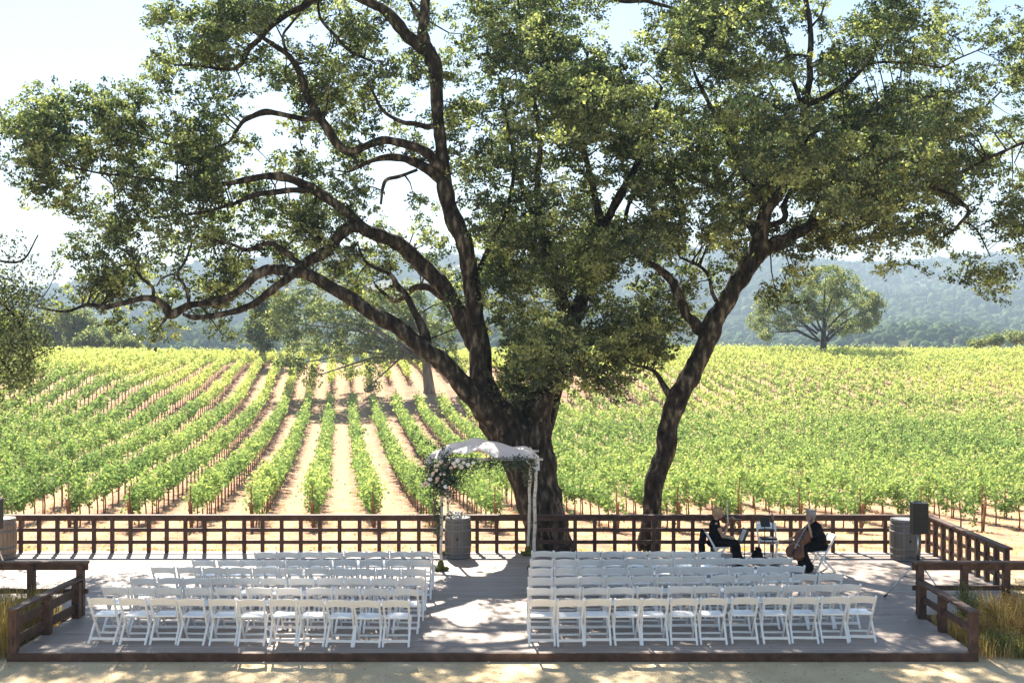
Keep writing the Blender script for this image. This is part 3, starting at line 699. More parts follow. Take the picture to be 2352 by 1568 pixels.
# --- violinist (left), facing right
vx, vy = 4.50, 25.95
vio = empty('person', (vx, vy, 0)); tag(vio, 'seated woman with short blonde hair in black dress playing violin', 'person')
f = Vector((1, -.12, 0)).normalized()
m = MB(); hc = Vector((.07, 0, 1.185)); head(m, hc, f)
limb(m, [(.02, 0, .90), (.025, 0, 1.02), (.045, 0, 1.11)], [.075, .052, .05])
m.sphere((-.01, 0, .86), (.10, .16, .17), 14, 10); m.sphere((-.02, 0, .62), (.11, .15, .17), 14, 10); m.sphere((0, 0, .53), (.15, .17, .10), 12, 9)
for q in (-1, 1):
    limb(m, [(.02, .09 * q, .53), (.24, .10 * q, .545), (.43, .11 * q, .50), (.46, .11 * q, .29), (.47, .11 * q, .09)], [.085, .078, .058, .048, .034])
    m.sphere((.52, .11 * q, .045), (.11, .04, .035), 10, 7)
limb(m, [(.0, -.155, .96), (.07, -.23, .83), (.13, -.25, .70)], [.05, .042, .036]); limb(m, [(.13, -.25, .70), (.20, -.20, .81), (.245, -.14, .90)], [.036, .031, .022])
hand(m, (.245, -.14, .90), (.35, .3, .9), (-.6, .8, 0), 1.1)
limb(m, [(.0, .155, .96), (.12, .21, .84), (.22, .19, .80)], [.05, .042, .036]); limb(m, [(.22, .19, .80), (.33, .15, .90), (.40, .10, .98)], [.036, .030, .022])
hand(m, (.40, .10, .98), (.3, -.3, .9), (-.8, -.6, 0), 1.1)
remesh(m, 'body', M_skin, vio, .0075, 3); eyes(hc, f, vio)
m = MB(); m.sphere((-.01, 0, .85), (.125, .185, .19), 14, 10); m.sphere((-.02, 0, .66), (.135, .17, .19), 14, 10); m.sphere((0, 0, .52), (.19, .20, .115), 14, 9)
for q in (-1, 1): limb(m, [(.0, .12 * q, .955), (.035, .19 * q, .90)], [.075, .062])
limb(m, [(.02, 0, .95), (.025, 0, .99)], [.095, .07])
remesh(m, 'dress', M_cloth_black, vio, .012, 4)
m = MB()
for q in (-1, 1): limb(m, [(.0, .085 * q, .53), (.24, .10 * q, .545), (.44, .11 * q, .51), (.48, .115 * q, .30), (.52, .12 * q, .13)], [.11, .10, .085, .085, .115])
m.sphere((.2, 0, .54), (.20, .13, .075), 12, 8)
remesh(m, 'trousers', M_cloth_black, vio, .012, 4)
for q in (-1, 1):
    m = MB(); m.sphere((.545, .115 * q, .045), (.115, .045, .042), 10, 7); m.build('shoe', M_ebony, vio, smooth=True)
m = MB(); m.sphere(hc + Vector((-.022, 0, .035)), (.108, .094, .108), 14, 10); m.sphere(hc + Vector((-.065, 0, -.03)), (.062, .078, .085), 12, 8); m.sphere(hc + Vector((.02, 0, .085)), (.085, .075, .055), 12, 8)
remesh(m, 'hair', M_blonde, vio, .010, 2)
vi = empty('violin', (vx + .20, vy + .03, 1.03)); tag(vi, 'small brown violin held under the chin of the blonde woman', 'violin')
def fiddle(e, L, wd, th, M3, necklen, base=Vector((0, 0, 0)), endpin=0):
    """outline body along local +Y, front face +Z"""
    prof = [(0, .30), (.03, .38), (.12, .49), (.24, .50), (.36, .40), (.45, .32), (.52, .31), (.60, .36), (.68, .42), (.80, .42), (.92, .32), (1.0, .12)]
    P = catmull([list(p) for p in prof], 3); n = len(P); vs = []; 
    out = [(p[1] * wd, p[0] * L) for p in P] + [(-p[1] * wd, p[0] * L) for p in reversed(P)]
    k = len(out); cx, cy = 0, L * .5
    for z, sc in ((-th * .62, .90), (-th * .5, 1.0), (th * .5, 1.0), (th * .66, .88)):
        vs += [base + M3 @ Vector((cx + (x - cx) * sc, cy + (y - cy) * (sc * .5 + .5), z)) for x, y in out]
    fs = [tuple(reversed(range(k))), tuple(range(3 * k, 4 * k))]
    for j in range(3):
        fs += [(j * k + i, j * k + (i + 1) % k, (j + 1) * k + (i + 1) % k, (j + 1) * k + i) for i in range(k)]
    m = MB(); m.add(vs, fs); m.build('body', M_cello, e)
    T = lambda x, y, z: base + M3 @ Vector((x, y, z))
    m = MB(); m.beam(T(0, L * .98, th * .4), T(0, L + necklen, th * .5), wd * .11, th * .22, up=M3 @ Vector((0, 0, 1))); m.build('neck', M_cello, e)
    m = MB(); m.beam(T(0, L * .62, th * .95), T(0, L + necklen, th * .72), wd * .10, th * .08, up=M3 @ Vector((0, 0, 1))); m.build('fingerboard', M_ebony, e)
    m = MB(); m.tube([T(0, L + necklen, th * .5), T(0, L + necklen * 1.18, th * .3), T(0, L + necklen * 1.3, th * .1), T(0, L + necklen * 1.33, th * .45)], [wd * .06, wd * .06, wd * .06, wd * .045], 8)
    for q in (-1, 1):
        for yy in (1.06, 1.16): m.tube([T(0, L + necklen * yy, th * .35), T(q * wd * .17, L + necklen * yy, th * .35)], wd * .014, 5)
    m.build('scroll', M_cello, e)
    m = MB(); m.box(T(0, L * .40, th * .95), (wd * .30, wd * .03, th * .55), M3); m.build('bridge', M_tan, e)
    m = MB(); m.beam(T(0, L * .06, th * .8), T(0, L * .26, th * .98), wd * .11, th * .08, up=M3 @ Vector((0, 0, 1))); m.build('tailpiece', M_ebony, e)
    m = MB()
    for q in (-1.5, -.5, .5, 1.5): m.tube([T(q * wd * .018, L * .26, th * 1.05), T(q * wd * .028, L * .40, th * 1.27), T(q * wd * .02, L + necklen, th * .82)], wd * .005, 4)
    m.build('strings', M_metal, e)
    if endpin:
        m = MB(); m.tube([T(0, .01, 0), T(0, -endpin, 0)], .006, 6); m.build('endpin', M_metal, e)
yy = Vector((.93, .15, -.08)).normalized(); zz = Vector((.0, -.55, .83)); zz = (zz - yy * zz.dot(yy)).normalized(); xx = yy.cross(zz)
fiddle(vi, .355, .205, .040, Matrix((xx, yy, zz)).transposed(), .13, Vector((-.06, .02, 0)))
bow = empty('violin_bow', (vx + .27, vy - .12, .97)); tag(bow, 'thin violin bow held upright by the blonde woman', 'bow')
m = MB(); m.tube([(0, 0, -.06), (-.02, 0, .2), (-.03, .01, .50)], [.009, .008, .007], 6); m.build('stick', M_paper, bow)
m = MB(); m.beam((.018, 0, -.03), (-.012, .01, .49), .008, .002, up=(1, 0, 0)); m.build('hair', M_paper, bow)
m = MB(); m.box((.012, 0, -.03), (.022, .014, .05), bev=.003); m.build('frog', M_ebony, bow)
# folder on her lap and her jacket on the chair
lb = MB(); lb.box((0, 0, 0), (.30, .22, .055), bev=.012); o = lb.build('folder', M_tan, None); o.location = (vx + .26, vy - .06, .665); o.rotation_euler = (0, R(10), R(5))
tag(o, 'flat tan pouch resting on the lap of the blonde woman', 'pouch')
jk = MB(); jk.sphere((0, 0, .63), (.07, .21, .17), 12, 9); jk.sphere((-.03, .05, .42), (.06, .17, .22), 12, 9); jk.sphere((-.01, -.1, .33), (.05, .10, .22), 10, 8)
jo = remesh(jk, 'jacket', M_cloth_black, None, .012, 3); jo.location = (vx - .27, vy, .02); tag(jo, 'black jacket hung over the chair back of the blonde woman', 'jacket')
chair(vx + .02, vy, R(-90), 'white folding chair the blonde violinist sits on, turned right', 'white chairs of the musicians')

# --- cellist (right), facing left
cx, cy = 6.66, 25.5
cel = empty('person', (cx, cy, 0)); tag(cel, 'seated grey-haired person in loose black clothes playing a cello', 'person')
f = Vector((-1, -.35, 0)).normalized()
m = MB(); hc = Vector((-.17, -.02, 1.20)); head(m, hc, f)
limb(m, [(-.06, 0, .93), (-.10, 0, 1.03), (-.15, -.01, 1.12)], [.085, .06, .055])
m.sphere((-.04, 0, .87), (.12, .18, .18), 14, 10); m.sphere((.02, 0, .65), (.14, .17, .18), 14, 10); m.sphere((.02, 0, .54), (.18, .19, .11), 12, 9)
for q, yk in ((-1, -.26), (1, .22)):
    limb(m, [(-.02, .10 * q, .54), (-.22, .2 * q, .53), (-.38, yk, .50), (-.33, yk - .02, .28), (-.26 + .04 * q, yk - .02, .09)], [.09, .08, .06, .05, .036])
    m.sphere((-.33 + .04 * q, yk - .02, .045), (.12, .042, .036), 10, 7)
limb(m, [(-.05, -.17, .98), (-.13, -.30, .86), (-.21, -.30, .80)], [.055, .045, .038]); limb(m, [(-.21, -.30, .80), (-.23, -.24, .92), (-.235, -.17, 1.0)], [.038, .032, .024])
hand(m, (-.235, -.17, 1.0), (.1, .8, .5), (.6, .0, -.4), 1.2)
limb(m, [(-.05, .17, .98), (-.20, .26, .86), (-.33, .22, .76)], [.055, .045, .038]); limb(m, [(-.33, .22, .76), (-.45, .10, .73), (-.53, .00, .72)], [.038, .031, .023])
hand(m, (-.53, .0, .72), (-.7, -.6, -.1), (0, .1, -1), .8)
remesh(m, 'body', M_skin, cel, .0075, 3); eyes(hc, f, cel)
m = MB(); m.sphere((-.04, 0, .87), (.145, .215, .185), 14, 10); m.sphere((.02, 0, .68), (.17, .20, .20), 14, 10); m.sphere((.04, 0, .52), (.20, .22, .12), 14, 9)
limb(m, [(-.07, 0, .98), (-.085, 0, 1.015)], [.10, .08])
limb(m, [(-.05, -.15, .97), (-.12, -.28, .87), (-.16, -.30, .82)], [.085, .075, .065]); limb(m, [(-.05, .15, .97), (-.17, .25, .87), (-.23, .25, .82)], [.085, .075, .065])
remesh(m, 'tunic', M_cloth_black, cel, .012, 4)
m = MB()
for q, yk in ((-1, -.26), (1, .22)): limb(m, [(-.0, .10 * q, .54), (-.22, .2 * q, .54), (-.385, yk, .51), (-.34, yk, .30), (-.27, yk, .12)], [.12, .11, .095, .095, .12])
remesh(m, 'trousers', M_cloth_black, cel, .012, 4)
for q, yk in ((-1, -.28), (1, .20)):
    m = MB(); m.sphere((-.35, yk, .045), (.125, .048, .044), 10, 7); m.build('shoe', M_ebony, cel, smooth=True)
m = MB(); m.sphere(hc + Vector((.022, .0, .035)), (.108, .096, .108), 14, 10); m.sphere(hc + Vector((.06, .01, -.02)), (.06, .078, .075), 12, 8); m.sphere(hc + Vector((-.02, 0, .085)), (.085, .078, .052), 12, 8)
remesh(m, 'hair', M_grey, cel, .010, 2)
ce = empty('cello', (6.03, 25.18, 0)); tag(ce, 'brown cello leaning against the grey-haired seated musician', 'cello')
B0 = Vector((0, 0, .33)); yy = (Vector((6.64, 25.56, 1.27)) - Vector((6.03, 25.18, .33))).normalized(); zz = Vector((-.55, -.80, .25)); zz = (zz - yy * zz.dot(yy)).normalized(); xx = yy.cross(zz)
fiddle(ce, .70, .40, .11, Matrix((xx, yy, zz)).transposed(), .30, B0, endpin=.30)
cb = empty('cello_bow', (6.06, 25.36, .70)); tag(cb, 'cello bow held out to the left across the strings', 'bow')
m = MB(); m.tube([(.06, 0, .02), (-.25, -.08, -.02), (-.62, -.18, -.09)], [.007, .006, .005], 6); m.build('stick', M_tan, cb)
m = MB(); m.beam((.03, 0, -.01), (-.61, -.18, -.105), .010, .002); m.build('hair', M_paper, cb)
chair(cx + .06, cy, R(98), 'white folding chair the grey-haired cellist sits on, turned left', 'white chairs of the musicians')
m = MB(); m.box((0, 0, 0), (.33, .34, .035), bev=.015); o = m.build('cushion', M_blue, None); o.location = (cx + .0, cy, .478); tag(o, 'flat blue cushion on the chair seat under the cellist', 'cushion')

# --- things between the musicians
chair(5.86, 26.85, R(178), 'empty white folding chair between the two musicians, facing the camera', 'white chairs of the musicians')
o = MB().box((0, 0, 0), (.36, .30, .04), bev=.012).build('instrument_case', M_black, None); o.location = (5.86, 26.78, .482); tag(o, 'flat black case lying on the empty chair between the musicians', 'case')
def music_stand(x, y, label, rz, page=True, h=1.02, dw=.46):
    e = empty('music_stand', (x, y, 0), rz); tag(e, label, 'music stand', 'black music stands of the musicians')
    m = MB(); m.tube([(0, 0, .12), (0, 0, h - .05)], .010, 8); m.build('pole', M_black, e)
    Mr = Euler((R(-68), 0, 0)).to_matrix()
    m = MB(); m.box((0, -.02, h + .06), (dw, .012, .30 * (dw / .46) ** .5), Euler((R(-22), 0, 0)).to_matrix(), bev=.003); m.box((0, -.10, h - .085), (dw, .05, .012)); m.build('desk', M_black, e)
    for a in (90, 210, 330):
        m = MB(); m.tube([(0, 0, .18), (.26 * math.cos(R(a)), .26 * math.sin(R(a)), .008)], .008, 6); m.build('leg', M_black, e)
    if page:
        m = MB(); m.box((-.02, -.032, h + .06), (.24, .004, .26), Euler((R(-22), 0, 0)).to_matrix()); p = m.build('sheet_music', M_paper, e)
music_stand(5.62, 26.05, 'black music stand in front of the empty chair', R(10), page=False, h=.90, dw=.22)
music_stand(5.12, 25.8, 'black music stand with white sheets facing the violinist', R(-85), h=.66)
e = empty('microphone_stand', (5.80, 26.05, 0)); tag(e, 'thin black microphone stand right of the music stand', 'microphone stand')
m = MB(); m.tube([(0, 0, .02), (0, 0, 1.02)], .011, 8); m.build('pole', M_black, e)
m = MB(); m.lathe([(.01, 0), (.13, 0), (.125, .02), (.02, .03)], n=20); m.build('base', M_black, e)
m = MB(); m.tube([(0, 0, 1.02), (-.02, -.03, 1.13)], [.016, .026], 10); m.sphere((-.02, -.03, 1.14), .03, 8, 6); m.build('microphone', M_metal, e)
e = empty('microphone_stand', (5.44, 26.5, 0)); tag(e, 'slanting black boom stand left of the empty chair', 'microphone stand')
m = MB(); m.tube([(0, 0, .02), (0, 0, .66)], .010, 8); m.build('pole', M_black, e)
m = MB(); m.tube([(-.12, 0, .66), (.0, 0, .78), (.12, 0, 1.02)], .010, 8); m.build('boom', M_black, e)
for a in (90, 210, 330):
    m = MB(); m.tube([(0, 0, .15), (.24 * math.cos(R(a)), .24 * math.sin(R(a)), .008)], .008, 6); m.build('leg', M_black, e)
m = MB(); m.sphere((0, 0, .14), (.13, .10, .16), 12, 8); m.sphere((.02, -.02, .27), (.08, .06, .09), 10, 7); m.tube([(-.06, 0, .32), (0, 0, .40), (.06, 0, .32)], .01, 6)
o = remesh(m, 'bag', M_cloth_black, None, .012, 2); o.location = (5.52, 26.35, 0); tag(o, 'small black bag standing on the deck beside the empty chair', 'bag')

# ------------------------------------------------------------------ vineyard
TX, TY = -8.55, 121.0          # oak standing in the vineyard
def vine_row(k):
    x0 = ROW0 + ROWS * k
    YS = 40.4 if k > -5 else max(37.0, 40.4 + (k + 4) * 1.2)
    ys = np.arange(YS, 172, .1); X = x0 + ROWT * ys
    vis = (X / ys > -.56) & (X / ys < .56)
    gap = (((X - TX - 2) / 15) ** 2 + ((ys - TY + 1) / 7.5) ** 2) < 1
    ys = ys[vis]; gap = gap[vis]
    if len(ys) < 30: return
    y0, y1 = ys[0], ys[-1]
    P = []; S = []
    for a, b, dens, size in ((YS, 56, 420, .105), (56, 75, 270, .125), (75, 100, 160, .155), (100, 172, 90, .20)):
        a, b = max(a, y0), min(b, y1)
        if b <= a: continue
        n = int((b - a) * dens * 1.01)
        # vine plants every 1.5 m; more leaf around the heads, shoots above
        yy = rng.uniform(a, b, n)
        m_ = np.abs(((yy - YS) / 1.5) % 1 - .5) * 2      # 0 between vines .. 1 at vines
        nc_ = max(3, int((b - a) * 3.6)); cy_ = rng.uniform(a, b, nc_); cz_ = rng.uniform(.80, 1.62, nc_); cx_ = rng.normal(0, 1, nc_)
        ci = rng.integers(0, nc_, n); inc = rng.uniform(0, 1, n) < .72
        yy = np.where(inc, np.clip(cy_[ci] + rng.normal(0, .14, n), a, b), yy)
        hv = vnoise(yy * 1.0, np.full(n, k * 7.3), .8, 31) * .5 + .5
        hgt = .72 + rng.beta(1.5, 1.7, n) * (.85 + .50 * hv)
        hgt = np.where(inc, cz_[ci] * (.76 + .40 * hv) + rng.normal(0, .13, n), hgt)
        shoot = rng.uniform(0, 1, n) < .10; hgt = np.where(shoot, hgt + rng.uniform(.1, .45, n), hgt)
        wd = np.where(shoot, .15, .10) + .11 * np.sin(np.clip((hgt - .7) / 1.2, 0, 1) * math.pi)
        dx = np.where(inc & ~shoot, cx_[ci] * .75 + rng.normal(0, .45, n), rng.normal(0, 1, n)) * wd * (.8 + .5 * hv)
        hgt = np.where((yy < YS + .75) & (y0 < YS + .2), rng.uniform(.15, 1.0, n) + .75 * (hgt - .72), hgt)
        keep = rng.uniform(0, 1, n) < (.55 + .45 * (1 - .5 * m_)) * (.52 + .8 * hv)
        gy_ = ((((x0 + ROWT * yy) - TX - 2) / 15) ** 2 + ((yy - TY + 1) / 7.5) ** 2) > 1
        keep &= gy_
        yy, hgt, dx = yy[keep], hgt[keep], dx[keep]
        xx_ = x0 + ROWT * yy + dx
        P.append(np.stack([xx_, yy, H(xx_ - dx, yy) + hgt], 1)); S.append(np.full(len(yy), size))
    P = np.vstack(P); S = np.concatenate(S)
    e = empty('vine_row', (x0 + ROWT * y0, y0, 0)); o0 = np.array(e.location)
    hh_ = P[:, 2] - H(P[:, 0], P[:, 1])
    yellow_toplit = np.clip(.30 + .38 * (hh_ - 1.15) + .55 * ss((P[:, 1] - 80) / 45) + .25 * vnoise(P[:, 0], P[:, 1], 9, 41), 0, 1)  # yellower with distance and in patches; sunlit row tops painted in by height
    v, f_, t = leaves(P - o0, S, rng, .6, .9, yellow_toplit)
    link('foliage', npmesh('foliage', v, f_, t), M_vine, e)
    # trunks with stakes
    sy = np.arange(YS, y1, 1.5); sy = sy[sy > y0 - .01]; sx_ = x0 + ROWT * sy
    ok = (((sx_ - TX - 2) / 15) ** 2 + ((sy - TY + 1) / 7.5) ** 2) > 1
    sy = sy[ok]; sx_ = sx_[ok]; sz = H(sx_, sy)
    rest = MB(); single = 0
    for i, (x, y, z) in enumerate(zip(sx_, sy, sz)):
        if abs(x / y) < .46 and single < 6 and k > -22:
            m = rest.__class__(); single += 1
            m.tube([(x + .03 - o0[0], y - o0[1], z - .1), (x + .05 - o0[0], y - o0[1], z + .4), (x - o0[0], y - o0[1], z + .95)], [.035, .028, .03], 5)
            m.build('trunk', M_stake, e)
            rest.box((x - .03 - o0[0], y - o0[1], z + .75), (.035, .035, 1.7)) if i % 4 == 0 else None
        else:
            rest.box((x - o0[0], y - o0[1], z + .45), (.06, .06, 1.1))
    if rest.v: tag(rest.build('stakes', M_stake, e), kind='stuff')
    # wires and end post
    m = MB(); m.beam((x0 + ROWT * y0 - o0[0], 0, H(x0 + ROWT * y0, y0) - .1), (x0 + ROWT * y0 - o0[0], -.25, H(x0 + ROWT * y0, y0) + 1.1), .07, .07, up=(0, 1, 0)); m.build('end_post', M_stake, e)
    return e
KR = list(range(-27, 50)); VR = []
for k in KR:
    e = vine_row(k)
    if e is not None: VR.append((k, e))
ones = ['', 'one', 'two', 'three', 'four', 'five', 'six', 'seven', 'eight', 'nine', 'ten', 'eleven', 'twelve', 'thirteen', 'fourteen', 'fifteen', 'sixteen', 'seventeen', 'eighteen', 'nineteen']
tens = ['', '', 'twenty', 'thirty', 'forty', 'fifty']
def word(n): return ones[n] if n < 20 else (tens[n // 10] + ('-' + ones[n % 10] if n % 10 else ''))
for k, e in VR:
    if k == 0: lab = 'green vine row running straight uphill just left of the bare middle lane'
    elif k == 1: lab = 'green vine row running straight uphill just right of the bare middle lane'
    elif k < 0: lab = 'leaning green vine row, %s row%s left of the straight middle lane' % (word(-k + 1), 's')
    else: lab = 'leaning green vine row, %s rows right of the straight middle lane' % word(k)
    tag(e, lab, 'vine row', 'vine rows planted across the hill')

# ------------------------------------------------------------------ trees
def tubes_mesh(limbs, name, mat, parent, off, n=10, extra=None):
    """limbs: list of arrays (x,y,z,r) in world space"""
    m = MB()
    for L in limbs:
        P = catmull(L, 8 if L[0][3] > .15 else 5); k = len(P)
        wobv = np.zeros((k, 3)); 
        r = P[:, 3] * (1 + .04 * np.sin(np.arange(k) * .8 + L[0][0]))
        nn = n if L[0][3] > .06 else 6
        from mathutils import noise as mn
        for q in range(k):
            d_ = mn.noise_vector(Vector(P[q, :3]) * 1.1) * min(.08, P[q, 3] * .35); P[q, 0] += d_.x; P[q, 2] += d_.z
            r[q] *= 1 + (.05 if P[q, 3] > .3 else .14) * mn.noise(Vector(P[q, :3]) * 2.3 + Vector((9, 0, 0)))
        nv0 = len(m.v)
        m.tube([Vector(p[:3]) - off for p in P], list(r), nn)
        if nn > 8:
            for q in range(nv0, len(m.v)):
                kk = (q - nv0) // nn; c = Vector(P[min(kk, k - 1)][:3]) - off; vv = Vector(m.v[q]); dd = vv - c
                f_ = mn.fractal(Vector((vv.x * 5, vv.y * 5, vv.z * 1.6)), .8, 2, 4)
                m.v[q] = tuple(c + dd * (1 + .13 * f_))
    if extra:
        for a, b, r0 in extra:
            a, b = Vector(a), Vector(b); mid = (a + b) / 2 + Vector((random.gauss(0, .06), random.gauss(0, .06), random.gauss(.05, .07))) * (b - a).length
            m.tube([a - off, mid - off, b - off], [r0, r0 * .7, r0 * .35], 4, cap=False)
    return m.build(name, mat, parent, smooth=True)

G = [  # crown coverage per 39-unit cell of the view, top row first (0 none .. 9 closed)
"........155678888722" "11354466888887641146" "89888874301588875011",
"........425678861233" "56143547888888400378" "99988531248887751253",
".........57767751124" "66121117998997443589" "99998621115775566466",
"........476458665556" "76136668999988776578" "79986555776446634678",
".......1276145677555" "77473577898989988757" "55785567783466334788",
".1644656765464556647" "88784467669999999857" "67677652675678556688",
"25776776665665423447" "88886558646999999888" "68999987787788887655",
"37786766677661134537" "87756377768889988999" "77999998889988887656",
"47788887778885333442" "87676388688689788999" "89999999999978887653",
"37876676677887545653" "77635468998888754799" "88899999999999989663",
"35755447878888523345" "65355356869998843899" "78679999999998988546",
"11362236457887622346" "63366467889998642799" "67778789998888885535",
"...45467778888645677" "64147746888999433899" "67885268899888431235",
"....4577888888636776" "53566647999997899999" "78885378887888642146",
"....4657877876467876" "65655667999999999998" "43687546513677320124",
"...77667435768534456" "57755666999999999756" "30575342101356203641",
"...77677223577411134" "36553565999789985431" "51201540000000004551",
"...65554133665210000" "34434555798468656683" "41000440000000000120",
"...31163012433100000"[:20] + "........599767457872" "3...................",
"......30062015......" "........489898888884" "3...................",
"...................." "........399999999884" "....................",
"...................." ".........89988577642" "....................",
"...................." ".........6885337410." "....................",
"...................." ".........4785......." "....................",
"...................." ".........143........" "....................",
]
GR = np.zeros((len(G), 60))
for r_, row in enumerate(G):
    for c_, ch in enumerate(row[:60]):
        GR[r_, c_] = 0 if ch in '. ' else float(ch)
CELL = 64 / 1.6327
TOPN = 6
top = np.array([np.roll(GR[min(j, 2)], j) * (1 - .10 * j) for j in range(TOPN)])[::-1]
top = np.clip(top, 0, 8) * .72
GA = np.vstack([top, GR]); GA = np.hstack([GA, np.tile(GA[:, 59:60], (1, 5)) * np.linspace(.9, .2, 5)])
nr, nc = GA.shape
own = np.zeros((nr, nc), int)            # 0 = big oak, 1 = right oak
for r_ in range(nr):
    for c_ in range(nc):
        rr = r_ - TOPN
        b = 38 if rr < 8 else (37 if rr < 16 else 33.5)
        own[r_, c_] = 1 if c_ >= b else 0
# blurred fullness for crown thickness
bl = GA.copy()
for _ in range(6):
    p = np.pad(bl, 1, mode='edge'); bl = (p[:-2, 1:-1] + p[2:, 1:-1] + p[1:-1, :-2] + p[1:-1, 2:] + p[1:-1, 1:-1]) / 5

